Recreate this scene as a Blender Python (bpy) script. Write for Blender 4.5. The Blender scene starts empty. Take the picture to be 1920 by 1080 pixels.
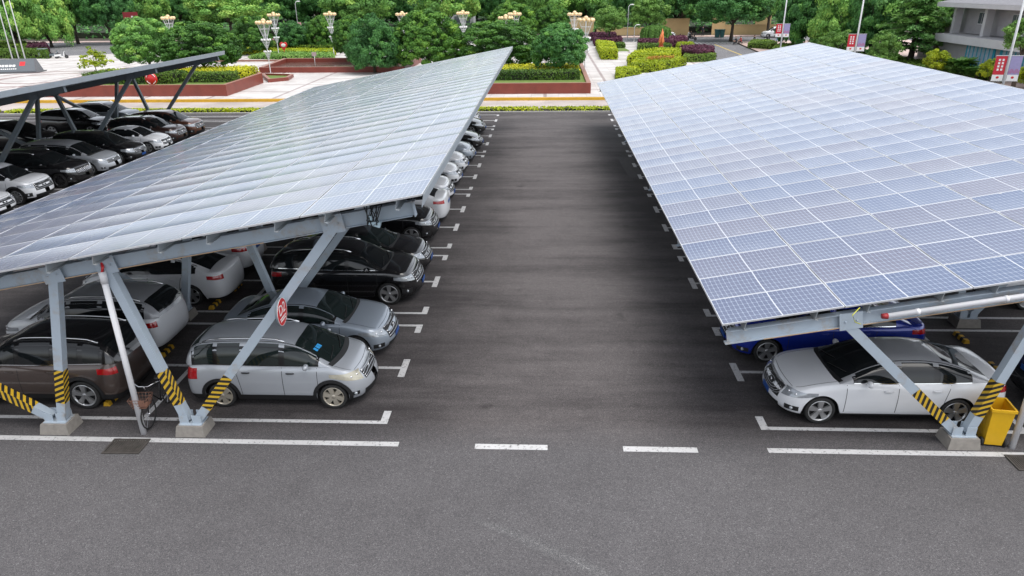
import bpy, math, random
import numpy as np
from mathutils import Vector, Matrix
R = math.radians
rng = np.random.default_rng(7)
random.seed(7)
SC = bpy.context.scene
COL = SC.collection

# ------------------------------------------------------------------ camera model
FPX, PITCH, YAW, ROLL, CAMH = 1316.14, 0.4053, 0.0493, 0.0127, 8.911
def cam_axes():
    cy, sy, cp, sp = math.cos(YAW), math.sin(YAW), math.cos(PITCH), math.sin(PITCH)
    f = Vector((-sy*cp, cy*cp, -sp)); r = Vector((cy, sy, 0)); d = f.cross(r)
    cr, sr = math.cos(ROLL), math.sin(ROLL)
    return r*cr + d*sr, d*cr - r*sr, f
AX = cam_axes()
def G(px, py, z=0.0):
    """ground (height z) point lying on a sight line of the survey photograph (1920 x 1080)"""
    v = AX[2] + AX[0]*((px-960)/FPX) + AX[1]*((py-540)/FPX)
    t = (z-CAMH)/v.z
    return Vector((v.x*t, v.y*t, z))

# ------------------------------------------------------------------ tagging helpers
def tag(o, label=None, cat=None, group=None, kind=None):
    if label: o['label'] = label
    if cat: o['category'] = cat
    if group: o['group'] = group
    if kind: o['kind'] = kind
    return o
def thing(name, label, cat, loc=(0, 0, 0), rz=0.0, group=None):
    o = bpy.data.objects.new(name, None); COL.objects.link(o)
    o.empty_display_size = .2
    o.location = loc; o.rotation_euler = (0, 0, rz)
    return tag(o, label, cat, group)
def link(name, me, parent=None):
    o = bpy.data.objects.new(name, me); COL.objects.link(o)
    if parent: o.parent = parent
    return o
def copy_tree(o, parent=None):
    c = o.copy(); COL.objects.link(c)
    if parent: c.parent = parent
    for ch in [x for x in KIDS.get(o.name, [])]:
        copy_tree(ch, c)
    return c
KIDS = {}

# ------------------------------------------------------------------ mesh builder
class MB:
    def __init__(s): s.v = []; s.f = []; s.m = []; s.sm = []
    def add(s, vs, fs, mi=0, smooth=False):
        b = len(s.v); s.v += [tuple(p) for p in vs]
        for f in fs:
            s.f.append(tuple(b+i for i in f)); s.m.append(mi); s.sm.append(smooth)
        return s
    def box(s, c, d, rot=None, mi=0):
        x, y, z = d[0]/2, d[1]/2, d[2]/2
        vs = [Vector((sx*x, sy*y, sz*z)) for sz in (-1, 1) for sy in (-1, 1) for sx in (-1, 1)]
        if rot is not None: vs = [rot @ p for p in vs]
        c = Vector(c)
        return s.add([c+p for p in vs], [(0,2,3,1),(4,5,7,6),(0,1,5,4),(2,6,7,3),(0,4,6,2),(1,3,7,5)], mi)
    def beam(s, a, b, w, h, up=(0, 0, 1), mi=0):
        a, b = Vector(a), Vector(b); d = (b-a); L = d.length; d.normalize()
        u = Vector(up); sd = d.cross(u)
        if sd.length < 1e-4: sd = d.cross(Vector((0, 1, 0)))
        sd.normalize(); u = sd.cross(d)
        rot = Matrix((sd, d, u)).transposed()
        return s.box((a+b)/2, (w, L, h), rot, mi)
    def tube(s, pts, r, n=8, mi=0, caps=True):
        pts = [Vector(p) for p in pts]; rs = r if isinstance(r, (list, tuple)) else [r]*len(pts)
        vs = []; fs = []
        for i, p in enumerate(pts):
            d = (pts[min(i+1, len(pts)-1)]-pts[max(i-1, 0)]).normalized()
            a = d.cross(Vector((0, 0, 1)))
            if a.length < 1e-3: a = d.cross(Vector((0, 1, 0)))
            a.normalize(); b = d.cross(a)
            for k in range(n):
                t = 2*math.pi*k/n; vs.append(p+(a*math.cos(t)+b*math.sin(t))*rs[i])
        for i in range(len(pts)-1):
            for k in range(n):
                fs.append((i*n+k, i*n+(k+1) % n, (i+1)*n+(k+1) % n, (i+1)*n+k))
        if caps:
            fs.append(tuple(range(n))[::-1]); fs.append(tuple((len(pts)-1)*n+k for k in range(n)))
        return s.add(vs, fs, mi, True)
    def lathe(s, prof, n=20, c=(0, 0, 0), axis='Z', mi=0):
        vs = []; fs = []; m = len(prof)
        for k in range(n):
            t = 2*math.pi*k/n; ct, st = math.cos(t), math.sin(t)
            for (r, z) in prof:
                p = (r*ct, r*st, z) if axis == 'Z' else ((r*ct, z, r*st) if axis == 'Y' else (z, r*ct, r*st))
                vs.append((p[0]+c[0], p[1]+c[1], p[2]+c[2]))
        for k in range(n):
            for i in range(m-1):
                fs.append((k*m+i, ((k+1) % n)*m+i, ((k+1) % n)*m+i+1, k*m+i+1))
        return s.add(vs, fs, mi, True)
    def ball(s, c, r, n=10, mi=0, sc=(1, 1, 1)):
        m = max(4, n//2)
        vs = []; fs = []
        for i in range(m+1):
            a = math.pi*i/m
            for k in range(n):
                t = 2*math.pi*k/n
                vs.append((c[0]+r*sc[0]*math.sin(a)*math.cos(t), c[1]+r*sc[1]*math.sin(a)*math.sin(t), c[2]+r*sc[2]*math.cos(a)))
        for i in range(m):
            for k in range(n):
                fs.append((i*n+k, (i+1)*n+k, (i+1)*n+(k+1) % n, i*n+(k+1) % n))
        return s.add(vs, fs, mi, True)
    def prism(s, poly, z0, z1, mi=0, mtop=None):
        n = len(poly); vs = [(p[0], p[1], z0) for p in poly]+[(p[0], p[1], z1) for p in poly]
        ar = sum(poly[i][0]*poly[(i+1) % n][1]-poly[(i+1) % n][0]*poly[i][1] for i in range(n))
        fs = [(i, (i+1) % n, n+(i+1) % n, n+i) for i in range(n)]
        top = tuple(range(n, 2*n))
        if ar < 0: fs = [f[::-1] for f in fs]; top = top[::-1]
        s.add(vs, fs, mi); s.add(vs[n:], [tuple(i-n for i in top)], mi if mtop is None else mtop)
        return s
    def sheet(s, poly, z, mi=0):
        n = len(poly)
        ar = sum(poly[i][0]*poly[(i+1) % n][1]-poly[(i+1) % n][0]*poly[i][1] for i in range(n))
        idx = tuple(range(n)) if ar > 0 else tuple(range(n))[::-1]
        return s.add([(p[0], p[1], z) for p in poly], [idx], mi)
    def grid(s, P, mi=0, smooth=True, flip=False):
        P = np.asarray(P); m, n = P.shape[:2]
        fs = [(i*n+j, i*n+j+1, (i+1)*n+j+1, (i+1)*n+j) for i in range(m-1) for j in range(n-1)]
        if flip: fs = [f[::-1] for f in fs]
        return s.add(P.reshape(-1, 3), fs, mi, smooth)
    def mesh(s, name, mats):
        me = bpy.data.meshes.new(name); me.from_pydata([tuple(map(float, p)) for p in s.v], [], s.f)
        for m in (mats if isinstance(mats, (list, tuple)) else [mats]): me.materials.append(m)
        me.polygons.foreach_set('material_index', s.m); me.polygons.foreach_set('use_smooth', s.sm)
        me.update(); return me
    def build(s, name, mats, parent=None, loc=None):
        o = link(name, s.mesh(name, mats), parent)
        if parent is not None: KIDS.setdefault(parent.name, []).append(o)
        if loc is not None: o.location = loc
        return o

# ------------------------------------------------------------------ materials
def new_mat(name):
    m = bpy.data.materials.new(name); m.use_nodes = True
    nt = m.node_tree; b = nt.nodes['Principled BSDF']; return m, nt, b
def N(nt, typ, **kw):
    n = nt.nodes.new(typ)
    for k, v in kw.items():
        if k.startswith('i_'):
            key = k[2:]; n.inputs[int(key) if key.isdigit() else key].default_value = v
        else: setattr(n, k, v)
    return n
def L(nt, a, b): nt.links.new(a, b)
def math_n(nt, op, a, b=None, clamp=False):
    n = nt.nodes.new('ShaderNodeMath'); n.operation = op; n.use_clamp = clamp
    for i, x in enumerate((a, b)):
        if x is None: continue
        if isinstance(x, (int, float)): n.inputs[i].default_value = x
        else: L(nt, x, n.inputs[i])
    return n.outputs[0]
def mixc(nt, fac, a, b):
    n = nt.nodes.new('ShaderNodeMix'); n.data_type = 'RGBA'
    if isinstance(fac, (int, float)): n.inputs[0].default_value = fac
    else: L(nt, fac, n.inputs[0])
    for i, x in ((6, a), (7, b)):
        if isinstance(x, (tuple, list)): n.inputs[i].default_value = (*x[:3], 1)
        else: L(nt, x, n.inputs[i])
    return n.outputs[2]
def ramp(nt, fac, stops):
    n = nt.nodes.new('ShaderNodeValToRGB'); cr = n.color_ramp
    while len(cr.elements) < len(stops): cr.elements.new(.5)
    for e, (p, c) in zip(cr.elements, stops): e.position = p; e.color = (*c[:3], 1)
    L(nt, fac, n.inputs[0]); return n.outputs[0]
def noise(nt, scale, detail=4, rough=.55, vec=None, dist=0):
    n = N(nt, 'ShaderNodeTexNoise'); n.inputs['Scale'].default_value = scale; n.inputs['Detail'].default_value = detail
    n.inputs['Roughness'].default_value = rough; n.inputs['Distortion'].default_value = dist
    if vec is not None: L(nt, vec, n.inputs['Vector'])
    return n.outputs[0]
def objco(nt, scale=(1, 1, 1), loc=(0, 0, 0), rot=(0, 0, 0), world=False):
    if world:
        src = N(nt, 'ShaderNodeNewGeometry').outputs['Position']
    else: src = N(nt, 'ShaderNodeTexCoord').outputs['Object']
    mp = N(nt, 'ShaderNodeMapping'); mp.inputs['Scale'].default_value = scale; mp.inputs['Location'].default_value = loc; mp.inputs['Rotation'].default_value = rot
    L(nt, src, mp.inputs[0]); return mp.outputs[0]
def bump(nt, b, h, strength=.3, dist=.02):
    n = N(nt, 'ShaderNodeBump'); n.inputs['Strength'].default_value = strength; n.inputs['Distance'].default_value = dist
    L(nt, h, n.inputs['Height']); L(nt, n.outputs[0], b.inputs['Normal'])
def simple(name, col, rough=.5, metal=0., coat=0., var=.12, scale=6., spec=.5, bmp=0., col2=None):
    m, nt, b = new_mat(name)
    c2 = col2 or tuple(x*(1-var*2) for x in col)
    L(nt, mixc(nt, noise(nt, scale, 5, .6, objco(nt)), tuple(min(1, x*(1+var)) for x in col), c2), b.inputs['Base Color'])
    b.inputs['Roughness'].default_value = rough; b.inputs['Metallic'].default_value = metal
    b.inputs['Coat Weight'].default_value = coat; b.inputs['Coat Roughness'].default_value = .05
    b.inputs['Specular IOR Level'].default_value = spec
    if bmp: bump(nt, b, noise(nt, scale*6, 4, .6, objco(nt)), bmp)
    return m

def mat_asphalt(name, c1, c2, streak, seed=0, near=None):
    """near: (dark, light) of the street asphalt that takes over in front of the bays, with a ragged edge"""
    m, nt, b = new_mat(name)
    w = objco(nt, world=True)
    fine = noise(nt, 58, 3, .8, w); grit = noise(nt, 130, 2, .6, w); mid = noise(nt, 1.6, 6, .65, w)
    big = noise(nt, .20, 4, .55, objco(nt, (1, 1, 1), (seed*3.1, seed, 0), world=True))
    st = noise(nt, 1.0, 6, .7, objco(nt, (.10, .55, 1), (seed, 0, 0), world=True))
    st2 = noise(nt, 1.0, 5, .7, objco(nt, (.22, 3.2, 1), (seed+9, 0, 0), world=True))
    k = math_n(nt, 'ADD', math_n(nt, 'MULTIPLY', st, streak), math_n(nt, 'MULTIPLY', st2, streak*.30))
    k = math_n(nt, 'ADD', k, math_n(nt, 'MULTIPLY', big, .7)); k = math_n(nt, 'ADD', k, math_n(nt, 'MULTIPLY', mid, .30))
    k = math_n(nt, 'SUBTRACT', k, (streak*1.30+1.0)*.5-.5)
    if near:                                               # lane worn pale along its middle; canopy shade painted dark into its edges
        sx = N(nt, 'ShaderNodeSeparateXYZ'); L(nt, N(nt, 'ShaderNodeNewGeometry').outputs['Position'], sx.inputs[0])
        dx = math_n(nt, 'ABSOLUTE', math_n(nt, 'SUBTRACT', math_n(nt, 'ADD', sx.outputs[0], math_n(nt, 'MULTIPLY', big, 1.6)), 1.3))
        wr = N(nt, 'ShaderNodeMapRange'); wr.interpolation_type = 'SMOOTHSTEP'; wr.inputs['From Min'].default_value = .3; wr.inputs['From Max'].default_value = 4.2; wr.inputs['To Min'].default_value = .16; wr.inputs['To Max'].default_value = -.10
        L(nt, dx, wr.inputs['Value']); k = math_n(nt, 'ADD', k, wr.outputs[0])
        oil = ramp(nt, noise(nt, .9, 3, .5, objco(nt, (1.0, 1.0, 1), (4, 2, 0), world=True)), [(.66, (0, 0, 0)), (.74, (.22, .22, .22))]); k = math_n(nt, 'SUBTRACT', k, oil)
    base = ramp(nt, k, [(.25, c1), (.75, c2)])
    if near:
        sep = N(nt, 'ShaderNodeSeparateXYZ'); L(nt, N(nt, 'ShaderNodeNewGeometry').outputs['Position'], sep.inputs[0])
        yy = math_n(nt, 'ADD', sep.outputs[1], math_n(nt, 'MULTIPLY', mid, .9)); yy = math_n(nt, 'ADD', yy, math_n(nt, 'MULTIPLY', big, .8))
        mp = N(nt, 'ShaderNodeMapRange'); mp.inputs['From Min'].default_value = 12.9; mp.inputs['From Max'].default_value = 14.1; L(nt, yy, mp.inputs['Value'])
        k2 = math_n(nt, 'ADD', math_n(nt, 'MULTIPLY', big, .8), math_n(nt, 'MULTIPLY', mid, .45)); k2 = math_n(nt, 'SUBTRACT', k2, .125)
        base = mixc(nt, mp.outputs[0], ramp(nt, k2, [(.25, near[0]), (.75, near[1])]), base)
    speck = ramp(nt, grit, [(.30, (.45, .45, .45)), (.52, (1, 1, 1)), (.70, (1.9, 1.85, 1.8))])
    f2 = ramp(nt, math_n(nt, 'ADD', math_n(nt, 'MULTIPLY', fine, .85), math_n(nt, 'MULTIPLY', noise(nt, 24, 3, .8, w), .15)), [(.30, (.28, .28, .29)), (.5, (.98, .98, .98)), (.70, (2.0, 1.98, 1.96))])
    vo = N(nt, 'ShaderNodeTexVoronoi'); vo.inputs['Scale'].default_value = 46; L(nt, w, vo.inputs['Vector'])
    sv = N(nt, 'ShaderNodeSeparateXYZ'); L(nt, vo.outputs['Color'], sv.inputs[0])
    agg = ramp(nt, sv.outputs[0], [(0, (.72, .72, .73)), (.5, (.97, .97, .97)), (.93, (1.18, 1.18, 1.17)), (1, (1.55, 1.55, 1.55))])
    m0 = N(nt, 'ShaderNodeMix', data_type='RGBA', blend_type='MULTIPLY'); m0.inputs[0].default_value = 1; L(nt, base, m0.inputs[6]); L(nt, agg, m0.inputs[7]); base = m0.outputs[2]
    mul = N(nt, 'ShaderNodeMix', data_type='RGBA', blend_type='MULTIPLY'); mul.inputs[0].default_value = 1
    L(nt, base, mul.inputs[6]); L(nt, f2, mul.inputs[7])
    mul2 = N(nt, 'ShaderNodeMix', data_type='RGBA', blend_type='MULTIPLY'); mul2.inputs[0].default_value = .8
    L(nt, mul.outputs[2], mul2.inputs[6]); L(nt, speck, mul2.inputs[7])
    L(nt, mul2.outputs[2], b.inputs['Base Color'])
    b.inputs['Roughness'].default_value = .82; b.inputs['Specular IOR Level'].default_value = .35
    bump(nt, b, grit, .5, .006)
    return m

def mat_paint_line():
    m, nt, b = new_mat('road_paint')
    w = objco(nt, world=True)
    wear = noise(nt, 14, 6, .75, w)
    b1 = mixc(nt, noise(nt, 2, 3, .5, w), (.40, .40, .40), (.55, .55, .56))
    L(nt, mixc(nt, ramp(nt, wear, [(.37, (1, 1, 1)), (.45, (0, 0, 0))]), b1, (.12, .12, .12)), b.inputs['Base Color'])
    b.inputs['Roughness'].default_value = .7
    return m

def mat_panel():
    m, nt, b = new_mat('solar_cells')
    uv = N(nt, 'ShaderNodeUVMap'); sep = N(nt, 'ShaderNodeSeparateXYZ'); L(nt, uv.outputs[0], sep.inputs[0])
    # uv in module metres 0..1 across; margins
    LX, LY, ML, MC = 2.28, 1.134, .017, .018
    def cells(u, n, length, mid):
        x = math_n(nt, 'MULTIPLY', u, length)
        if mid:
            x = math_n(nt, 'SUBTRACT', length/2, math_n(nt, 'ABSOLUTE', math_n(nt, 'SUBTRACT', x, length/2)))
            span = length/2-ML-MC/2
        else: span = length-2*ML
        x = math_n(nt, 'SUBTRACT', x, ML)
        pit = span/n
        inside = math_n(nt, 'MULTIPLY', math_n(nt, 'GREATER_THAN', x, 0.), math_n(nt, 'LESS_THAN', x, span))
        fr = math_n(nt, 'FRACT', math_n(nt, 'DIVIDE', x, pit))
        d = math_n(nt, 'MULTIPLY', math_n(nt, 'SUBTRACT', .5, math_n(nt, 'ABSOLUTE', math_n(nt, 'SUBTRACT', fr, .5))), pit)
        return inside, d
    ix, dx = cells(sep.outputs[0], 12, LX, True)
    iy, dy = cells(sep.outputs[1], 6, LY, False)
    lx = math_n(nt, 'GREATER_THAN', dx, .0045); ly = math_n(nt, 'GREATER_THAN', dy, .0045)
    cor = math_n(nt, 'GREATER_THAN', math_n(nt, 'ADD', dx, dy), .024)
    cell = math_n(nt, 'MULTIPLY', math_n(nt, 'MULTIPLY', lx, ly), cor)
    ins = math_n(nt, 'MULTIPLY', ix, iy)
    at = N(nt, 'ShaderNodeAttribute', attribute_name='tint')
    cc = ramp(nt, at.outputs['Fac'], [(0, (.022, .062, .165)), (.40, (.036, .074, .180)), (.70, (.052, .066, .140)), (1, (.078, .074, .132))])
    dust = noise(nt, 1.1, 5, .6, objco(nt, world=True))
    cc = mixc(nt, math_n(nt, 'MULTIPLY', dust, .22), cc, (.25, .28, .34))
    grid = mixc(nt, 1.0, (.5, .5, .5), (.28, .33, .43))
    c1 = mixc(nt, cell, grid, cc)
    c2 = mixc(nt, ins, (.58, .60, .63), c1)
    L(nt, c2, b.inputs['Base Color'])
    str_ = noise(nt, 1.0, 5, .65, objco(nt, (2.2, .28, 1), world=True))
    L(nt, ramp(nt, str_, [(.3, (.22, .22, .22)), (.7, (.42, .42, .42))]), b.inputs['Roughness'])
    drop = ramp(nt, noise(nt, 3.3, 2, .5, objco(nt, world=True)), [(.775, (0, 0, 0)), (.79, (1, 1, 1))])
    L(nt, mixc(nt, math_n(nt, 'MULTIPLY', drop, .55), c2, (.62, .62, .58)), b.inputs['Base Color'])
    b.inputs['Specular IOR Level'].default_value = .6
    b.inputs['Coat Weight'].default_value = .9; b.inputs['Coat Roughness'].default_value = .14
    b.inputs['Sheen Weight'].default_value = .10; b.inputs['Sheen Roughness'].default_value = .35
    return m

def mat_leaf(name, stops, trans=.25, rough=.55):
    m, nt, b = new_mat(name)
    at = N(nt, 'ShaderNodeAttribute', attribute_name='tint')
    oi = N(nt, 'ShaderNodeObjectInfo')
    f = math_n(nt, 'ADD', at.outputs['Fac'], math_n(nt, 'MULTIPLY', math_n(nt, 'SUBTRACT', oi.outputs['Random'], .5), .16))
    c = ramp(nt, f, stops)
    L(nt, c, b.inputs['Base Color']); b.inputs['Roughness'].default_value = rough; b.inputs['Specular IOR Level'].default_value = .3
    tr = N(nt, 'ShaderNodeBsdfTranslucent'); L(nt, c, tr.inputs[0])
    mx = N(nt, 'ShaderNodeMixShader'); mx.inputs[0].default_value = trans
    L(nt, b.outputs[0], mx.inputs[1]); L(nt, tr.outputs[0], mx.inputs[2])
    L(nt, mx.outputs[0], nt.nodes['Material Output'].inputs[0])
    return m

def mat_hazard():
    m, nt, b = new_mat('hazard_tape')
    uv = N(nt, 'ShaderNodeUVMap'); sep = N(nt, 'ShaderNodeSeparateXYZ'); L(nt, uv.outputs[0], sep.inputs[0])
    k = math_n(nt, 'ADD', math_n(nt, 'MULTIPLY', sep.outputs[1], 7.2), math_n(nt, 'MULTIPLY', sep.outputs[0], 5.2))
    s = math_n(nt, 'GREATER_THAN', math_n(nt, 'FRACT', k), .48)
    w = noise(nt, 30, 4, .6, objco(nt))
    y = mixc(nt, w, (.66, .43, .02), (.55, .33, .03))
    L(nt, mixc(nt, s, y, (.016, .016, .018)), b.inputs['Base Color'])
    b.inputs['Roughness'].default_value = .5
    return m

def mat_steel(name, col, rust=.25):
    m, nt, b = new_mat(name)
    o = objco(nt)
    base = mixc(nt, noise(nt, 3, 4, .6, o), col, tuple(x*.82 for x in col))
    r = noise(nt, 1.5, 6, .75, o)
    k = ramp(nt, r, [(.53, (0, 0, 0)), (.68, (rust, rust, rust))])
    L(nt, mixc(nt, k, base, (.36, .26, .16)), b.inputs['Base Color'])
    b.inputs['Roughness'].default_value = .5; b.inputs['Metallic'].default_value = .0
    return m

def mat_pavers(name, c1, c2, mortar, sx, sy, band=None):
    m, nt, b = new_mat(name)
    w = objco(nt, world=True)
    br = N(nt, 'ShaderNodeTexBrick'); br.offset = 0; br.squash = 1
    br.inputs['Color1'].default_value = (*c1, 1); br.inputs['Color2'].default_value = (*c2, 1); br.inputs['Mortar'].default_value = (*mortar, 1)
    br.inputs['Scale'].default_value = 1; br.inputs['Mortar Size'].default_value = .012; br.inputs['Brick Width'].default_value = sx; br.inputs['Row Height'].default_value = sy
    br.inputs['Bias'].default_value = 0
    L(nt, w, br.inputs['Vector'])
    c = br.outputs[0]
    st = ramp(nt, noise(nt, .35, 5, .6, w), [(.35, (.82, .80, .79)), (.65, (1.1, 1.1, 1.1))])
    mul = N(nt, 'ShaderNodeMix', data_type='RGBA', blend_type='MULTIPLY'); mul.inputs[0].default_value = 1
    L(nt, c, mul.inputs[6]); L(nt, st, mul.inputs[7]); c = mul.outputs[2]
    if band:
        br2 = N(nt, 'ShaderNodeTexBrick'); br2.offset = 0; br2.inputs['Scale'].default_value = 1
        br2.inputs['Color1'].default_value = (1, 1, 1, 1); br2.inputs['Color2'].default_value = (1, 1, 1, 1); br2.inputs['Mortar'].default_value = (.62, .55, .55, 1)
        br2.inputs['Mortar Size'].default_value = .16; br2.inputs['Brick Width'].default_value = band[0]; br2.inputs['Row Height'].default_value = band[1]
        L(nt, w, br2.inputs['Vector'])
        mul = N(nt, 'ShaderNodeMix', data_type='RGBA', blend_type='MULTIPLY'); mul.inputs[0].default_value = 1
        L(nt, c, mul.inputs[6]); L(nt, br2.outputs[0], mul.inputs[7]); c = mul.outputs[2]
    L(nt, c, b.inputs['Base Color']); b.inputs['Roughness'].default_value = .62; b.inputs['Specular IOR Level'].default_value = .4
    return m

M = {}
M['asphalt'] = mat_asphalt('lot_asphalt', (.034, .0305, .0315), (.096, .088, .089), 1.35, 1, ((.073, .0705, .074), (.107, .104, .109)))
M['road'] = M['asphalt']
M['street'] = mat_asphalt('street_asphalt', (.13, .13, .14), (.18, .18, .19), .3, 8)
M['patch'] = mat_asphalt('patch_asphalt', (.052, .050, .051), (.070, .067, .068), .3, 3)
M['scuff'] = mat_asphalt('pale_asphalt', (.15, .15, .155), (.20, .20, .205), .2, 2)
_nt = M['scuff'].node_tree; _mx = N(_nt, 'ShaderNodeMixShader'); _tr = N(_nt, 'ShaderNodeBsdfTransparent'); _at = N(_nt, 'ShaderNodeAttribute', attribute_name='fade')
L(_nt, math_n(_nt, 'MULTIPLY', _at.outputs['Fac'], math_n(_nt, 'MULTIPLY', noise(_nt, 5, 5, .7, objco(_nt, world=True)), 1.3), True), _mx.inputs[0]); L(_nt, _tr.outputs[0], _mx.inputs[1]); L(_nt, _nt.nodes['Principled BSDF'].outputs[0], _mx.inputs[2]); L(_nt, _mx.outputs[0], _nt.nodes['Material Output'].inputs[0])
M['line'] = mat_paint_line()
M['panel'] = mat_panel()
M['alu'] = simple('aluminium_frame', (.72, .73, .75), .35, .5, var=.05)
M['back'] = simple('panel_backsheet', (.42, .43, .45), .6, var=.06)
M['steel'] = mat_steel('galvanised_grey_paint', (.42, .49, .56), .55)
M['steel_dark'] = mat_steel('dark_grey_paint', (.20, .24, .27), .2)  # darker grey, for the far left canopy frames and small parts
M['purlin'] = mat_steel('galvanised_purlin', (.36, .40, .43), .2)
M['edge'] = mat_steel('grey_edge_sheet', (.40, .45, .49), .1)
M['concrete'] = simple('footing_concrete', (.27, .25, .225), .9, var=.2, scale=9, bmp=.4)
M['hazard'] = mat_hazard()
M['pvc'] = simple('white_pvc', (.74, .74, .76), .4, var=.05)
M['rust'] = simple('rusty_edge', (.42, .23, .08), .8, var=.35, scale=5, col2=(.40, .36, .32))
M['red'] = simple('red_enamel', (.60, .015, .02), .35, coat=.3, var=.05)
M['white'] = simple('white_paint', (.80, .80, .80), .45, var=.04)
M['black'] = simple('black_plastic', (.012, .012, .013), .55, var=.1)
M['rubber'] = simple('tyre_rubber', (.018, .018, .018), .8, var=.15)
M['chrome'] = simple('chrome', (.80, .81, .83), .13, 1.0, var=.03)
M['rim'] = simple('alloy_rim', (.60, .61, .62), .28, .85, var=.05)
M['rimtan'] = simple('dusty_alloy_rim', (.60, .55, .46), .4, .7, var=.08)
M['rimdark'] = simple('dark_alloy_rim', (.10, .10, .105), .3, .8, var=.05)
M['glass'] = simple('tinted_glass', (.008, .010, .011), .05, 0, coat=.0, var=.02, spec=.55)
M['glassgreen'] = simple('clear_windscreen_glass', (.014, .022, .021), .05, 0, coat=.2, var=.3, scale=1.5, spec=.55)
M['trim'] = simple('gloss_black_trim', (.010, .010, .011), .15, var=.03)
M['lamp'] = simple('headlamp_lens', (.40, .43, .46), .10, .35, coat=1., var=.25, scale=9)
M['lampold'] = simple('yellowed_headlamp_lens', (.55, .52, .42), .2, .2, coat=.6, var=.2, scale=8)
M['tail'] = simple('tail_lamp_lens', (.42, .008, .012), .12, coat=1., var=.2, scale=8)
M['plate'] = simple('blue_plate', (.015, .075, .30), .4, var=.1, scale=30)
M['orange'] = simple('orange_lens', (.7, .2, .02), .3)
def paint(name, col, metal=.0, rough=.32, coat=1.):
    if 'paint_'+name not in M:
        M['paint_'+name] = simple(name+'_car_paint', col, rough, metal, coat, var=.025, scale=2)
    return M['paint_'+name]
M['seam'] = simple('panel_gap', (.015, .015, .015), .8)
M['yellow_bin'] = simple('yellow_plastic', (.74, .43, .015), .38, var=.07)
M['granite'] = simple('red_granite', (.23, .050, .034), .42, var=.22, scale=1.2)
M['granite_top'] = simple('red_granite_coping', (.30, .15, .11), .5, var=.12)
M['kerb_y'] = simple('yellow_kerb_paint', (.66, .38, .025), .6, var=.2, scale=2)
M['kerb'] = simple('kerb_stone', (.36, .35, .34), .8, var=.12)
M['plaza'] = mat_pavers('plaza_paving', (.49, .475, .46), (.56, .545, .53), (.34, .31, .30), 1.2, .6, (6.0, 4.8))
M['walk'] = mat_pavers('pavement_slabs', (.37, .33, .31), (.42, .37, .345), (.30, .27, .26), 4.0, 2.3)
M['brickwalk'] = mat_pavers('pink_pavers', (.50, .36, .32), (.56, .44, .40), (.34, .28, .26), .6, .3)
M['soil'] = simple('planter_soil', (.06, .05, .035), .95, var=.3)
M['lawn'] = simple('lawn_turf', (.13, .20, .035), .9, var=.3, scale=1.5)
M['bark'] = simple('tree_bark', (.085, .070, .055), .9, var=.3, scale=5, bmp=.5)
M['limewash'] = simple('white_limewash', (.62, .62, .60), .85, var=.15)
M['core'] = simple('dark_hedge_core', (.018, .026, .010), .95, var=.3)  # solid dark filler inside the hedges, behind the leaves
M['globe_y'] = simple('amber_globe', (.82, .60, .34), .25, var=.06)
M['globe_w'] = simple('white_globe', (.80, .80, .80), .25, var=.04)
M['pole_w'] = simple('white_pole', (.66, .67, .68), .4, var=.06)
M['wall_y'] = simple('yellow_render', (.52, .38, .19), .85, var=.15, scale=.6)
M['wall_g'] = simple('grey_render', (.36, .35, .37), .85, var=.18, scale=.7)
M['wall_lg'] = simple('pale_grey_render', (.52, .52, .54), .85, var=.1, scale=.8)
M['glass_w'] = simple('window_glass', (.10, .12, .14), .12, var=.2, coat=.5)
M['curtain'] = simple('blue_grey_curtain', (.34, .44, .54), .8, var=.25, scale=3)
M['teal'] = simple('turquoise_column', (.01, .29, .43), .6, var=.1)
M['slate'] = simple('dark_slab', (.10, .10, .11), .35, var=.1)
M['screen'] = simple('grey_sign_face', (.10, .115, .13), .6, var=.08)
M['violet'] = simple('violet_banner', (.33, .30, .52), .6, var=.1)
M['banner_r'] = simple('red_banner', (.55, .02, .04), .6, var=.06)
M['skin'] = simple('skin', (.45, .26, .18), .6)
M['cloth_d'] = simple('dark_clothes', (.03, .03, .04), .9)
M['cloth_b'] = simple('blue_clothes', (.12, .30, .55), .9)
M['cloth_r'] = simple('red_clothes', (.45, .05, .05), .9)
M['cloth_w'] = simple('pale_clothes', (.55, .52, .50), .9)
M['hair'] = simple('black_hair', (.012, .010, .010), .7)
M['iron'] = simple('drain_iron', (.095, .086, .078), .7, .3, var=.4, scale=6)
M['sculpt'] = simple('orange_sculpture', (.80, .24, .08), .45, var=.2, scale=3)
M['ped'] = simple('pink_pedestal', (.62, .12, .14), .6)
M['water'] = simple('pool_water', (.12, .09, .075), .12, var=.15, scale=.5)
M['binblue'] = simple('green_bin_plastic', (.02, .09, .09), .5)
M['basket'] = simple('basket_wire', (.26, .13, .09), .7, var=.3)
M['leaf_cam'] = mat_leaf('camphor_leaves', [(0, (0.037, 0.105, 0.021)), (.45, (0.081, 0.212, 0.037)), (.8, (0.191, 0.383, 0.052)), (1, (0.343, 0.523, 0.072))])
M['leaf_dark'] = mat_leaf('dark_leaves', [(0, (0.039, 0.125, 0.039)), (.5, (0.082, 0.237, 0.061)), (1, (0.196, 0.430, 0.082))])
M['leaf_far'] = mat_leaf('street_tree_leaves', [(0, (0.096, 0.232, 0.068)), (.5, (0.226, 0.470, 0.096)), (1, (0.525, 0.700, 0.159))])
M['leaf_bright'] = mat_leaf('bright_leaves', [(0, (0.075, 0.167, 0.037)), (.5, (0.151, 0.308, 0.059)), (1, (0.316, 0.500, 0.117))])
M['leaf_yg'] = mat_leaf('yellow_green_leaves', [(0, (0.145, 0.217, 0.012)), (.5, (0.334, 0.420, 0.017)), (1, (0.609, 0.638, 0.029))])
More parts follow.
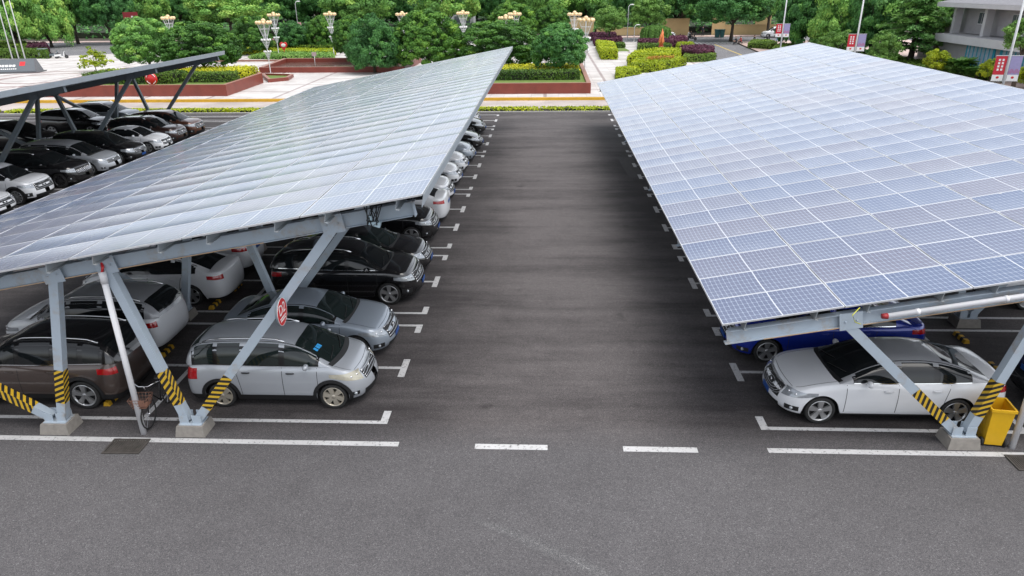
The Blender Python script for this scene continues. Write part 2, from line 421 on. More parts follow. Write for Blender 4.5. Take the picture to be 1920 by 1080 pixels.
M['leaf_hedge'] = mat_leaf('green_hedge_leaves', [(0, (0.043, 0.102, 0.014)), (.5, (0.109, 0.196, 0.026)), (1, (0.217, 0.319, 0.043))])
M['leaf_purple'] = mat_leaf('purple_leaves', [(0, (0.051, 0.014, 0.029)), (.5, (0.109, 0.032, 0.061)), (1, (0.203, 0.065, 0.109))])
M['leaf_red'] = mat_leaf('red_tipped_leaves', [(0, (0.145, 0.174, 0.014)), (.5, (0.406, 0.232, 0.029)), (1, (0.609, 0.203, 0.058))])
M['leaf_cedar'] = mat_leaf('cedar_needles', [(0, (0.053, 0.146, 0.049)), (.5, (0.120, 0.280, 0.073)), (1, (0.269, 0.462, 0.109))])
M['leaf_flower'] = mat_leaf('yellow_flowers', [(0, (0.232, 0.319, 0.029)), (.5, (0.580, 0.580, 0.029)), (1, (0.750, 0.750, 0.043))])
M['leaf_palm'] = mat_leaf('cycad_fronds', [(0, (0.036, 0.112, 0.028)), (1, (0.122, 0.265, 0.050))])
M['leaf_pink'] = mat_leaf('pink_blossom', [(0, (0.232, 0.102, 0.131)), (1, (0.522, 0.275, 0.319))])
# ------------------------------------------------------------------ cars
def pch(xs, ys):
    xs = np.array(xs, float); ys = np.array(ys, float); h = np.diff(xs); dl = np.diff(ys)/h
    d = np.zeros_like(xs)
    for i in range(1, len(xs)-1):
        if dl[i-1]*dl[i] > 0:
            w1, w2 = 2*h[i]+h[i-1], h[i]+2*h[i-1]; d[i] = (w1+w2)/(w1/dl[i-1]+w2/dl[i])
    d[0], d[-1] = dl[0], dl[-1]
    def f(x):
        x = np.clip(np.asarray(x, float), xs[0], xs[-1]); i = np.clip(np.searchsorted(xs, x)-1, 0, len(h)-1)
        t = (x-xs[i])/h[i]; a, b = ys[i], ys[i+1]; m0, m1 = d[i]*h[i], d[i+1]*h[i]
        return a*(2*t**3-3*t*t+1)+m0*(t**3-2*t*t+t)+b*(-2*t**3+3*t*t)+m1*(t**3-t*t)
    return f

SHAPES = {
 'sedan': dict(L=4.75, W=1.82, H=1.47, wb=2.75, fo=.92, R=.325,
   zs=[(0,.66),(.025,.72),(.07,.79),(.16,.89),(.27,.965),(.5,.975),(.78,1.01),(.90,1.05),(.97,1.04),(1,.98)],
   zr=[(.255,.965),(.31,1.11),(.37,1.28),(.44,1.41),(.52,1.465),(.60,1.47),(.68,1.43),(.78,1.29),(.86,1.12),(.905,1.03)],
   ws=(.265,.425), rw=(.70,.89), n=4.2, tum=.20, dlo=(.325,.80), bp=[(.495,.515),(.655,.672)], ra=(.5,3.0),
   head=(.40,1.20,.575,.765), headin=.12, tail=(.45,1.04,.83,.97), grille=(.36,.46,.74), lowg=(.40,.22,.36), plate=.42, rplate=.78, fog=(.55,.86,.30,.42), doors=(.285,.505,.70)),
 'suv': dict(L=4.65, W=1.86, H=1.70, wb=2.69, fo=.92, R=.36,
   zs=[(0,.82),(.02,.90),(.06,.98),(.14,1.05),(.24,1.09),(.5,1.09),(.8,1.13),(.95,1.15),(1,1.10)],
   zr=[(.225,1.08),(.28,1.23),(.34,1.42),(.40,1.58),(.47,1.675),(.60,1.70),(.78,1.67),(.89,1.60),(.945,1.45),(.985,1.16)],
   ws=(.235,.385), rw=(.90,.975), n=4.6, tum=.15, dlo=(.29,.905), bp=[(.455,.475),(.645,.665),(.79,.81)], ra=(.42,3.6),
   head=(.42,1.12,.73,.91), headin=.09, tail=(.50,1.06,.90,1.06), grille=(.40,.60,.90), lowg=(.46,.26,.44), plate=.52, rplate=.80, fog=(.58,.92,.36,.54), doors=(.27,.465,.68), rails=1, clad=1),
 'mpv': dict(L=4.30, W=1.69, H=1.60, wb=2.60, fo=.82, R=.315,
   zs=[(0,.70),(.025,.78),(.06,.85),(.13,.94),(.215,1.01),(.5,1.01),(.85,1.03),(1,1.0)],
   zr=[(.185,1.0),(.25,1.17),(.32,1.36),(.39,1.50),(.47,1.575),(.60,1.60),(.76,1.585),(.88,1.53),(.94,1.40),(.985,1.08)],
   ws=(.20,.385), rw=(.90,.975), n=4.4, tum=.15, dlo=(.268,.925), bp=[(.44,.462),(.645,.67),(.80,.815)], ra=(.38,3.4),
   head=(.40,1.24,.635,.865), headin=.16, tail=(.62,1.0,.70,.98), grille=(.34,.60,.77), lowg=(.45,.25,.42), plate=.45, rplate=.75, fog=(.60,.80,.34,.44), doors=(.265,.452,.68), rails=1, clad=1),
 'van': dict(L=4.95, W=1.86, H=1.68, wb=2.95, fo=1.02, R=.33,
   zs=[(0,.68),(.02,.76),(.06,.83),(.13,.92),(.22,1.0),(.5,1.02),(.9,1.05),(1,1.02)],
   zr=[(.20,.99),(.26,1.14),(.32,1.32),(.38,1.48),(.45,1.60),(.58,1.67),(.80,1.67),(.92,1.60),(.96,1.45),(.99,1.10)],
   ws=(.215,.40), rw=(.935,.982), n=4.8, tum=.15, dlo=(.285,.935), bp=[(.405,.43),(.64,.66),(.82,.84)], ra=(.42,3.6),
   head=(.40,1.14,.60,.82), headin=.10, tail=(.7,1.12,.85,1.25), grille=(.38,.58,.76), lowg=(.45,.24,.38), plate=.42, rplate=.85, fog=(.6,.8,.32,.42), doors=(.27,.42,.65)),
}
def make_car(label, cat, shape, col, loc, rz, name, wheel='rim', win='glass', group=None, grl='bars', L_=None, W_=None, H_=None, clad=None, rails=None, headmat='lamp', sunroof=False, chromeline=False, plate=True, spoke=5, roof=None, stickers=False, mirrorm=None):
    s = dict(SHAPES[shape])
    if L_: s['L'] = L_
    if W_: s['W'] = W_
    Ln, W, wb, Rw = s['L'], s['W'], s['wb']*(L_/SHAPES[shape]['L'] if L_ else 1), s['R']
    hs = (H_/s['H']) if H_ else 1.
    clad = s.get('clad', 0) if clad is None else clad
    rails = s.get('rails', 0) if rails is None else rails
    F = Ln/2
    zsf = pch([F-u*Ln for u, z in s['zs']][::-1], [z*hs for u, z in s['zs']][::-1])
    zrf = pch([F-u*Ln for u, z in s['zr']][::-1], [z*hs for u, z in s['zr']][::-1])
    wz = pch([0, .12, .30, .55, .80, .93, 1.0], [.93, .972, .995, 1.0, .985, .955, .915])
    dff = pch([0, .15, .35, .6, .85, 1.0], [.10, .02, .0, .025, .10, .20])
    drf = pch([0, .2, .45, .75, 1.0], [.09, .01, .0, .03, .09])
    zb0 = .21 if shape != 'suv' else .25
    fa, fn, ra, rn = .62, 2.35, s['ra'][0], s['ra'][1]
    def cfac(x0):
        a = np.clip((fa-(F-x0))/fa, 0, 1); b = np.clip((ra-(F+x0))/ra, 0, 1)
        return np.clip(1-a**fn, 0, 1)**(1/fn)*np.clip(1-b**rn, 0, 1)**(1/rn)
    def low(x0, z, off=0.):
        x0 = np.asarray(x0, float); z = np.asarray(z, float)
        t = np.clip((z-zb0)/(zsf(x0)-zb0), 0, 1)
        X = x0-dff(t)*np.clip(1-(F-x0)/.9, 0, 1)**1.5+drf(t)*np.clip(1-(F+x0)/.8, 0, 1)**1.5
        return np.stack([X, W/2*wz(t)*cfac(x0), z], -1)
    # ---- lower shell
    xw = (F-s['fo'], F-s['fo']-wb); Ra = Rw+.065
    st = set(np.round(np.concatenate([F-fa*(1-np.sin(np.linspace(0, math.pi/2, 16))), -F+ra*(1-np.sin(np.linspace(0, math.pi/2, 14))), np.linspace(-F+ra, F-fa, 46)]), 4))
    st |= {round(F, 4), round(-F, 4)}
    for w in xw: st |= set(np.round(w+Ra*np.sin(np.linspace(-1.25, 1.25, 27)), 4))
    st = np.array(sorted(st)); st = st[np.concatenate([[True], np.diff(st) > .004])]
    zbot = np.full(len(st), zb0)
    for w in xw:
        d = Ra**2-(st-w)**2; k = d > 0
        zbot[k] = np.maximum(zbot[k], Rw+np.sqrt(d[k]))
    zs = zsf(st); nl = 13
    ts = np.concatenate([np.linspace(0, .86, 9), [.92, .96, .985, 1.0]])
    left = np.zeros((len(st), nl, 3))
    for j, t in enumerate(ts): left[:, j] = low(st, zbot+(zs-zbot)*t)
    E_ = left[:, -1]
    crown = .055*cfac(st)
    ns = 7; cap = np.zeros((len(st), ns*2-1, 3))
    for j, q in enumerate(np.linspace(1, -1, ns*2+1)[1:-1]):
        cap[:, j, 0] = E_[:, 0]; cap[:, j, 1] = E_[:, 1]*q; cap[:, j, 2] = E_[:, 2]+crown*(1-q*q)
    right = left[:, ::-1].copy(); right[:, :, 1] *= -1
    b = MB(); b.grid(np.concatenate([left, cap, right], 1), 0)
    # ---- greenhouse
    u0, u1 = s['zr'][0][0], s['zr'][-1][0]
    gx = F-np.linspace(u0, u1, 54)*Ln; n, tum = s['n'], s['tum']
    def gpar(x):
        x = np.asarray(x, float)
        zb = zsf(x)+.0; H = np.maximum(zrf(x)-zb, .004)
        wl = W/2*.915*cfac(x)*.985
        fade = np.clip(1-(F-u0*Ln-x)/1.0, 0, 1); fr = np.clip(1-(x-(F-u1*Ln))/.7, 0, 1)
        return zb, H, wl, fade, fr
    def gpt(x, c, r):           # c lateral fraction (signed), r height fraction
        zb, H, wl, fade, fr = gpar(x)
        y = wl*c*(1-tum*r*np.clip(H/.5, 0, 1))
        X = x+.16*fade*(1-c*c)-.08*fr*(1-c*c)
        return np.stack([X, y, zb+H*r], -1)
    def wind(x, c): return gpt(x, c, (1-np.abs(c)**n)**(1/n))
    def gside(x, r, sg=1): return gpt(x, sg*(1-np.clip(r, 0, .9999)**n)**(1/n), r)
    ph = np.linspace(0, math.pi/2, 11); cs = np.cos(ph)**(2/n); rs = np.sin(ph)**(2/n)
    cc = np.concatenate([cs, -cs[::-1][1:]]); rr = np.concatenate([rs, rs[::-1][1:]])
    GH = np.stack([gpt(gx, c, r) for c, r in zip(cc, rr)], 1)
    b.grid(GH, 1 if roof else 0, flip=True)
    root = thing(name, label, cat, loc, rz, group)
    b.build('body', [col, roof or col], root)
    # ---- patches
    def patch(P, off, mb, mi=0):
        P = np.asarray(P, float); du = np.gradient(P, axis=0); dv = np.gradient(P, axis=1); nn = np.cross(du, dv)
        ln = np.linalg.norm(nn, axis=-1, keepdims=True); nn = nn/np.maximum(ln, 1e-9)
        ctr = np.array([np.clip(P[..., 0].mean(), -F*.6, F*.6)*.75, 0, .55]); flip = ((nn*(P-ctr)).sum(-1).mean() < 0)
        if flip: nn = -nn
        mb.grid(P+nn*off, mi, flip=flip)
        return mb
    def lin(a, b_, n_): return np.linspace(a, b_, n_)
    def side_patch(ua, ub, rlo, rhi, sg, off, ni=14, nj=5, slA=0., slB=0.):
        P = np.zeros((nj, ni, 3))
        for j, q in enumerate(lin(0, 1, nj)):
            xs = F-Ln*(lin(ua, ub, ni)+(slA*(1-lin(0, 1, ni))+slB*lin(0, 1, ni))*q)
            zb, H, wl, fd, fr = gpar(xs)
            z = rlo+(rhi*np.minimum(H, .8)-rlo)*q
            P[j] = gside(xs, np.clip(np.maximum(z, rlo)/H, .005, .97), sg)
        return P
    gm = M[win]
    trim = MB()
    for sg in (1, -1):
        patch(side_patch(s['dlo'][0]-.012, s['dlo'][1]+.012, .012, .885, sg, 0, 30, 6), .002, trim)
    trim.build('window_surround', M['trim'] if not chromeline else M['trim'], root)
    cuts = [s['dlo'][0]]+[c for p in s['bp'] for c in p]+[s['dlo'][1]]
    for sg in (1, -1):
        for a, c in zip(cuts[::2], cuts[1::2]):
            patch(side_patch(a+.004, c-.004, .035, .83, sg, 0, 14, 5), .006, MB()).build('side_window', gm, root)
    if chromeline:
        for sg in (1, -1):
            xs = F-Ln*lin(s['dlo'][0]-.01, s['dlo'][1]+.01, 30)
            P = np.stack([gside(xs, np.clip(np.full(30, q)/gpar(xs)[1], .005, .9), sg) for q in (.004, .024)])
            patch(P, .008, MB()).build('chrome_strip', M['chrome'], root)
    a, c = s['ws']
    P = np.stack([wind(F-Ln*np.full(17, u), lin(-.84, .84, 17)) for k, u in enumerate(lin(a, c, 12))])
    patch(P, .005, MB()).build('windscreen', gm, root)
    if stickers:
        sk = MB()
        for c0, c1 in ((-.70, -.60), (-.56, -.44), (-.43, -.33)):
            patch(np.stack([wind(F-Ln*np.full(3, u), lin(c0, c1, 3)) for u in (s['ws'][0]+.085, s['ws'][0]+.105)]), .008, sk)
        sk.build('windscreen_sticker', simple('blue_sticker', (.03, .35, .75), .5), root)
    a, c = s['rw']
    P = np.stack([wind(F-Ln*np.full(13, u), lin(-(.72 if shape == 'sedan' else .80), (.72 if shape == 'sedan' else .80), 13)) for u in lin(a, c, 9)])
    patch(P, .005, MB()).build('rear_window', gm, root)
    wp = MB()                                               # cowl and wiper arms
    P = np.stack([wind(F-Ln*np.full(15, u), lin(-.94, .94, 15)) for u in (u0+.004, s['ws'][0]+.012)]); patch(P, .009, wp)
    for c0, c1, ua, ub in ((.05, .72, .02, .045), (-.70, -.05, .02, .05)):
        pts = [Vector(wind(F-Ln*(s['ws'][0]+ua+(ub-ua)*k), c0+(c1-c0)*k))+Vector((.008, 0, .018)) for k in (0, .5, 1)]
        wp.tube(pts, .009, 5)
    wp.build('wiper', M['black'], root)
    if sunroof:
        P = np.stack([wind(F-Ln*np.full(9, u), lin(-.66, .66, 9)) for u in lin(s['ws'][1]+.012, s['ws'][1]+.15, 6)])
        patch(P, .003, MB()).build('sunroof', M['glass'], root)
    # front and rear surfaces in bumper coordinates
    def FR(p, z, sg, rear=False):
        p = np.asarray(p, float); A, nn = (ra, rn) if rear else (fa, fn)
        th = np.clip(p, 0, 1)*math.pi/2
        d = A-A*np.cos(th)**(2/nn)+np.clip(p-1, 0, 9)
        x0 = (-F+d) if rear else (F-d)
        P = low(x0, z); P[..., 1] = np.abs(P[..., 1])*sg
        return P
    def frp(p0, p1, z0, z1, sg, rear=False, n_=11, tip=0., both=False):
        pp = lin(-p1, p1, n_*2+1) if both else lin(p0, p1, n_)
        rows = []
        for q in lin(0, 1, 4):
            k = np.clip((np.abs(pp)-p0)/(p1-p0+1e-6), 0, 1) if not both else np.zeros(len(pp))
            lo, hi = z0+tip*(k if not both else 0), np.full(len(pp), z1)
            lo = lo+np.zeros(len(pp))
            z = lo+(hi-lo)*q
            P = np.stack([FR(abs(a_), z_, (1 if a_ >= 0 else -1)*(sg if not both else 1), rear) for a_, z_ in zip(pp, z)])
            rows.append(P)
        return np.stack(rows)
    h = s['head']
    for sg in (1, -1):
        hl = patch(frp(h[0], h[1], h[2]*hs, h[3]*hs, sg, tip=s['headin']), .006, MB()).build('headlight', [M[headmat]], root)
        zc = (h[2]+h[3])/2*hs+.02
        for pc in (h[0]+.12, h[0]+.32):
            p_ = FR(pc, zc, sg); MB().ball((p_[0]-.012, p_[1]*.985, p_[2]), .034, 8).build('lens', M['chrome'], hl)
        t_ = s['tail']
        patch(frp(t_[0], t_[1], t_[2]*hs, t_[3]*hs, sg, True, tip=.03), .006, MB()).build('taillight', M['tail'], root)
        f_ = s['fog']
        fb = patch(frp(f_[0], f_[1], f_[2], f_[3], sg, n_=6), .004, MB()).build('fog_lamp_recess', M['black'], root)
        p_ = FR((f_[0]+f_[1])/2, (f_[2]+f_[3])/2, sg)
        MB().ball((p_[0], p_[1], p_[2]), .045, 10).build('fog_lamp', M['lamp'], fb)
    g_ = s['grille']
    gr = patch(frp(0, g_[0], g_[1]*hs, g_[2]*hs, 1, both=True), .005, MB()).build('grille', M['black'], root)
    bars = MB(); z0, z1 = g_[1]*hs, g_[2]*hs
    def rib(pts, r): bars.tube([tuple(p) for p in pts], r, 5)
    if grl == 'bars':
        for q in lin(.18, .86, 4):
            rib([FR(abs(a_), z0+(z1-z0)*q, 1 if a_ >= 0 else -1)+np.array([.010, 0, 0]) for a_ in lin(-g_[0]*.97, g_[0]*.97, 11)], .012)
    elif grl == 'vert':
        for a_ in lin(-g_[0]*.92, g_[0]*.92, 13):
            rib([FR(abs(a_), z0+(z1-z0)*q, 1 if a_ >= 0 else -1)+np.array([.010, 0, 0]) for q in lin(.04, .96, 4)], .010)
    elif grl == 'rings':
        for k in (.3, .55, .8, 1.0):
            rib([FR(abs(g_[0]*k*math.cos(t)), (z0+z1)/2+(z1-z0)/2*k*math.sin(t), 1 if math.cos(t) >= 0 else -1)+np.array([.012, 0, 0]) for t in lin(0, 2*math.pi, 25)], .007)
    if grl != 'vert':
        rib([FR(abs(a_), z1, 1 if a_ >= 0 else -1)+np.array([.008, 0, 0]) for a_ in lin(-g_[0], g_[0], 11)], .014)
    p_ = FR(0, (z0+z1)/2, 1); bars.ball((p_[0]+.01, 0, p_[2]), .055, 10, sc=(.35, 1, 1))
    bars.build('grille_bars', M['chrome'], gr)
    lg = s['lowg']
    patch(frp(0, lg[0], lg[1], lg[2], 1, both=True), .004, MB()).build('lower_grille', M['black'], root)
    if plate:
        p_ = FR(0, s['plate']*hs, 1); MB().box((p_[0]+.008, 0, p_[2]), (.012, .40, .12)).build('licence_plate', M['plate'], root)
        p_ = FR(0, s['rplate']*hs, 1, True); MB().box((p_[0]-.008, 0, p_[2]), (.012, .40, .12)).build('licence_plate', M['plate'], root)
    p_ = FR(.62, .36, 1, True)
    # bumper lips, sills, cladding
    cl = MB()
    patch(frp(0, 1.12, zb0+.005, zb0+(.15 if clad else .05), 1, True, both=True, n_=10), .006, cl)
    patch(frp(0, 1.05, zb0+.005, zb0+(.06 if clad else .025), 1, both=True, n_=10), .006, cl)
    for sg in (1, -1):
        xs = lin(xw[1]+Ra+.01, xw[0]-Ra-.01, 12)
        P = np.stack([low(xs, np.full(12, zb0+q))*np.array([1, sg, 1]) for q in (.004, .06 if not clad else .15)]); patch(P, .008, cl)
        if clad:
            for w in xw:
                an = lin(R(-14), R(194), 22); rows = []
                for rad in (Ra, Ra+.045, Ra+.085):
                    xx = w+rad*np.cos(an); zz = np.maximum(Rw+rad*np.sin(an), zb0+.004)
                    rows.append(low(xx, zz)*np.array([1, sg, 1]))
                patch(np.stack(rows), .012, cl)
    cl.build('sill_trim', M['black'], root)
    # shut lines
    sm = MB()
    for sg in (1, -1):
        for u in s['doors']:
            x0 = F-u*Ln
            P = np.stack([low(np.full(9, x0+dx)+.10*lin(0, 1, 9)**2*(0 if u != s['doors'][-1] else -1.2), lin(zb0+.10, zsf(x0)-.01, 9))*np.array([1, sg, 1]) for dx in (-.006, .006)])
            patch(P, .0025, sm)
        xs = lin(F-Ln*u0*.98, F-.30, 12)
        yv = np.interp(xs, np.sort(xs), np.ones(12))
        P = []
        for dq in (.875, .888):
            e = low(xs, zsf(xs)); P.append(np.stack([e[:, 0], sg*e[:, 1]*dq, e[:, 2]+.055*cfac(xs)*(1-dq*dq)], -1))
        patch(np.stack(P), .003, sm)
    # bonnet leading edge
    P = []
    for dx in (0, .012):
        q = lin(-.86, .86, 17); x0 = F-.16-.10*q*q+dx
        e = low(x0, zsf(x0)); P.append(np.stack([e[:, 0], e[:, 1]*q, e[:, 2]+.055*cfac(x0)*(1-q*q)], -1))
    patch(np.stack(P), .003, sm)
    sm.build('shut_lines', M['seam'], root)
    for sg in (1, -1):
        for u in (s['doors'][1]-.045, s['doors'][2]-.035):
            x0 = F-u*Ln; z = zsf(x0)-.135; p_ = low(x0, z)
            MB().tube([(p_[0]+.09, sg*(p_[1]+.004), z), (p_[0]+.05, sg*(p_[1]+.028), z+.006), (p_[0]-.06, sg*(p_[1]+.028), z+.006), (p_[0]-.10, sg*(p_[1]+.004), z)], [.012, .015, .015, .012], 6).build('door_handle', M['black'] if clad and shape == 'mpv' else col, root)
        xm = F-Ln*(s['dlo'][0]+.045); ym = W/2*.93; zm = zsf(xm)+.075
        mi = MB().ball((xm, sg*(ym+.12), zm), .105, 12, sc=(.62, 1.0, .68)).box((xm-.01, sg*(ym+.02), zm-.05), (.06, .12, .03)).build('mirror', mirrorm or col, root)
        if rails:
            xs = lin(F-Ln*.44, F-Ln*(.88 if shape != 'sedan' else .8), 10)
            c0 = .80; pts = [Vector(wind(x, np.float64(sg*c0)))+Vector((0, 0, .045 if 0 < i < 9 else .0)) for i, x in enumerate(xs)]
            MB().tube(pts, .020, 6).build('roof_rail', M['chrome'] if rails == 1 else M['black'], root)
    # underbody
    MB().box((0, 0, .42), (Ln*.90, W-.52, .40)).box((F-s['fo']*.45, 0, .42), (s['fo']*.5, W*.70, .30)).box(((xw[0]+xw[1])/2, 0, .42), (wb-2*Ra-.06, W-.16, .34)).build('underbody', M['rubber'], root)
    # wheels
    for x in xw:
        for sg in (1, -1):
            yo = W/2-.012; wd = .21
            prof = [(Rw*.70, -wd), (Rw*.93, -wd), (Rw, -wd+.03), (Rw, -.03), (Rw*.985, -.012), (Rw*.93, 0), (Rw*.80, -.004), (Rw*.76, -.02)]
            ty = MB().lathe(prof, 28, axis='Y').build('wheel', M['rubber'], root)
            ty.location = (x, sg*yo, Rw)
            if sg < 0: ty.rotation_euler = (0, 0, math.pi)
            rm = MB(); rm.lathe([(Rw*.79, -.012), (Rw*.77, -.003), (Rw*.72, -.008), (Rw*.70, -.06)], 28, axis='Y')
            rm.lathe([(Rw*.71, -.085), (.001, -.085)], 24, axis='Y', mi=1)
            rm.lathe([(.055, -.02), (.045, -.012), (.001, -.010)], 12, axis='Y')
            for k in range(spoke):
                a_ = 2*math.pi*(k+.25)/spoke
                ca, sa = math.cos(a_), math.sin(a_)
                w0, w1 = (.036, .066) if spoke <= 6 else (.022, .036)
                def sp(r_, t_, y_): return (r_*ca-t_*sa, y_, r_*sa+t_*ca)
                rm.add([sp(.03, -w0, -.018), sp(.03, w0, -.018), sp(Rw*.735, w1, -.012), sp(Rw*.735, -w1, -.012),
                        sp(.03, -w0*1.2, -.06), sp(.03, w0*1.2, -.06), sp(Rw*.735, w1*1.1, -.06), sp(Rw*.735, -w1*1.1, -.06)],
                       [(0,1,2,3),(0,3,7,4),(1,5,6,2),(2,6,7,3)])
            rm.build('rim', [M[wheel], M['black']], ty)
    return root
# ------------------------------------------------------------------ ground
def struct(name, mb, mats, loc=None):
    o = mb.build(name, mats, None, loc); o['kind'] = 'structure'; return o
def rect(x0, y0, x1, y1): return [(x0, y0), (x1, y0), (x1, y1), (x0, y1)]
Y0, ST, GP = 13.02, 2.498, .706
XL, XR, XM = -3.464, 4.741, -9.05
BAYS = []; FR_Y = []
y = Y0; FR_Y.append(Y0-GP/2)
for nst in (2, 2, 3, 3, 3):
    BAYS.append((y, nst)); y += nst*ST; FR_Y.append(y+GP/2); y += GP
FR_Y = FR_Y[:6]
LOT_END = 54.7
struct('ground', MB().sheet(rect(-400, -60, 400, 700), -.03), M['soil'])
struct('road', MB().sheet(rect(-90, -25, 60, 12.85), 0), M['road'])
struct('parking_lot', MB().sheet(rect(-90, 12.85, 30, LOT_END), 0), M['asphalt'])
struct('asphalt_repair', MB().sheet([tuple(G(*c)[:2]) for c in ((1180, 333), (1206, 331), (1186, 295), (1157, 295))], .004), M['patch'])
# pale curved scrub mark on the foreground asphalt
mk = MB(); cpts = [(-1.75, 10.2), (-.6, 9.75), (.45, 9.15), (1.5, 8.45), (2.6, 7.75), (4.2, 7.0)]
rows = []
for i, (xa, ya) in enumerate(cpts):
    w0 = .10+.05*i; rows.append([(xa-w0*.55, ya-w0, .004), (xa, ya, .004), (xa+w0*.55, ya+w0, .004)])
mk.grid(np.array(rows), 0, False, True)
so_ = mk.build('scrubbed_asphalt', M['scuff']); so_['kind'] = 'structure'
so_.data.attributes.new('fade', 'FLOAT', 'POINT').data.foreach_set('value', [0, 0, 0]+[0, .8, 0]*4+[0, 0, 0])
# painted lines
def lines():
    mb = MB(); z = .006; w = .12
    def bar(x0, y0, x1, y1): mb.sheet(rect(min(x0, x1), min(y0, y1), max(x0, x1), max(y0, y1)), z)
    bar(-12.2-30, 12.20, -3.06, 12.36); bar(4.67, 12.20, 30, 12.36)
    bar(-1.43, 12.16, .10, 12.34); bar(1.68, 12.16, 3.22, 12.34)
    for xt, dr, deep in ((XL, -1, 5.58), (XR, 1, 5.6), (-14.65, 1, 5.58), (XL-19.57, -1, 5.58), (-14.65-19.57, 1, 5.58), (15.95, -1, 5.55)):
        bays = BAYS+[(y, 2)]
        xe = xt+dr*deep; tb = .17
        for y0, n in bays:
            y1 = y0+n*ST
            for k in range(n+1):
                yy = y0+k*ST
                yb = yy+w/2 if k == 0 else (yy-w/2 if k == n else yy)
                bar(xt+dr*tb, yb-w/2, xe, yb+w/2)
                if k == 0: bar(xt, yy, xt+dr*tb, yy+.52)
                elif k == n: bar(xt, yy-.52, xt+dr*tb, yy)
                else: bar(xt, yy-.45, xt+dr*tb, yy+.45)
    for xc in (XM, XM-19.57, 10.35):
        for y0, n in BAYS+[(y, 2)]: bar(xc-.06, y0+w, xc+.06, y0+n*ST-w)
    for q in (.8, 2.2): bar(-60, 54.3-q*1.0, -19.5, 54.42-q*1.0)
    return mb
struct('lot_markings', lines(), M['line'])

# kerbs, verge and pavement beyond the lot
struct('lot_kerb', MB().box((-30, LOT_END+.1, .06), (120, .2, .14)), M['kerb'])
struct('verge_soil', MB().sheet(rect(-90, LOT_END+.2, 30, 56.9), .03), M['soil'])
struct('pavement', MB().sheet(rect(-90, 56.9, 30, 61.0), .035), M['walk'])
struct('plaza_kerb', MB().box((-30, 61.12, .13), (120, .24, .26)), M['kerb_y'])
plz = [(-90, 61.24), (21.6, 61.24), (21.6, 97), (24.3, 126), (-60, 126), (-66, 112), (-80, 104), (-90, 100)]
struct('plaza', MB().sheet(plz, .10), M['plaza'])
ring = MB()
for cx, cy, r in ((-56, 79, 7.5), (-56, 79, 4.6), (-44, 84, 6.0), (-50, 72, 3.2)):
    P = np.array([[[cx+(r+d)*math.cos(t), cy+(r+d)*math.sin(t), .104+.004*int(r*2 % 3)] for t in np.linspace(0, 2*math.pi, 49)] for d in (-.28, .28)])
    ring.grid(P, 0, False, True)
struct('paving_rings', ring, simple('dark_red_paving', (.27, .18, .17), .7))
struct('side_street', MB().sheet([(21.9, 57), (29.6, 57), (29.6, 104), (31.2, 126), (24.6, 126), (22.0, 97)], .05), M['street'])
struct('cross_street', MB().sheet(rect(-160, 126, 120, 137.5), .05), M['street'])
struct('far_pavement', MB().sheet(rect(-160, 137.5, 120, 141.5), .12), M['brickwalk'])
struct('side_pavement', MB().sheet([(29.9, 57), (43.8, 57), (60, 126), (31.5, 126), (29.9, 104)], .12), M['brickwalk'])
struct('left_street', MB().sheet([(-160, 100), (-90, 100), (-80, 104), (-66, 112), (-60, 126), (-160, 126)], .05), M['street'])
sm = MB()
sm.sheet([(26.95, 119.9), (27.15, 119.9), (26.55, 98), (26.35, 98)], .06)
struct('street_centre_line', sm, simple('yellow_road_paint', (.60, .44, .10), .7))
cw = MB()
for k in range(11): cw.sheet(rect(24.6+k*.62, 121.6, 24.95+k*.62, 124.6), .062)
cw.sheet([(24.2, 112), (24.6, 112), (24.9, 116), (25.4, 116), (24.5, 118.5), (23.7, 116), (24.2, 116)], .062)
struct('crossing_markings', cw, M['line'])

# drain grates
def grate(loc, rz, label, w=.80, d=.52):
    t = thing('drain_grate', label, 'drain', loc, rz)
    f = MB()
    for a in (-1, 1): f.box((0, a*(d/2-.02), .012), (w, .04, .02)); f.box((a*(w/2-.02), 0, .0118), (.04, d-.08, .0196))
    f.build('frame', M['iron'], t)
    g = MB()
    for k in range(14): g.box((-w/2+.07+k*(w-.14)/13, 0, .010), (.022, d-.09, .012))
    g.sheet(rect(-w/2+.05, -d/2+.05, w/2-.05, d/2-.05), .004)
    g.build('grille', M['iron'], t)
grate((-8.86, 12.03, .006), .02, 'rusty iron drain grate beside the leaning bicycle and white downpipe')
grate((9.75, 12.0, .006), 0, 'rusty drain grate below the white downpipe right of the yellow bin', .7, .5)

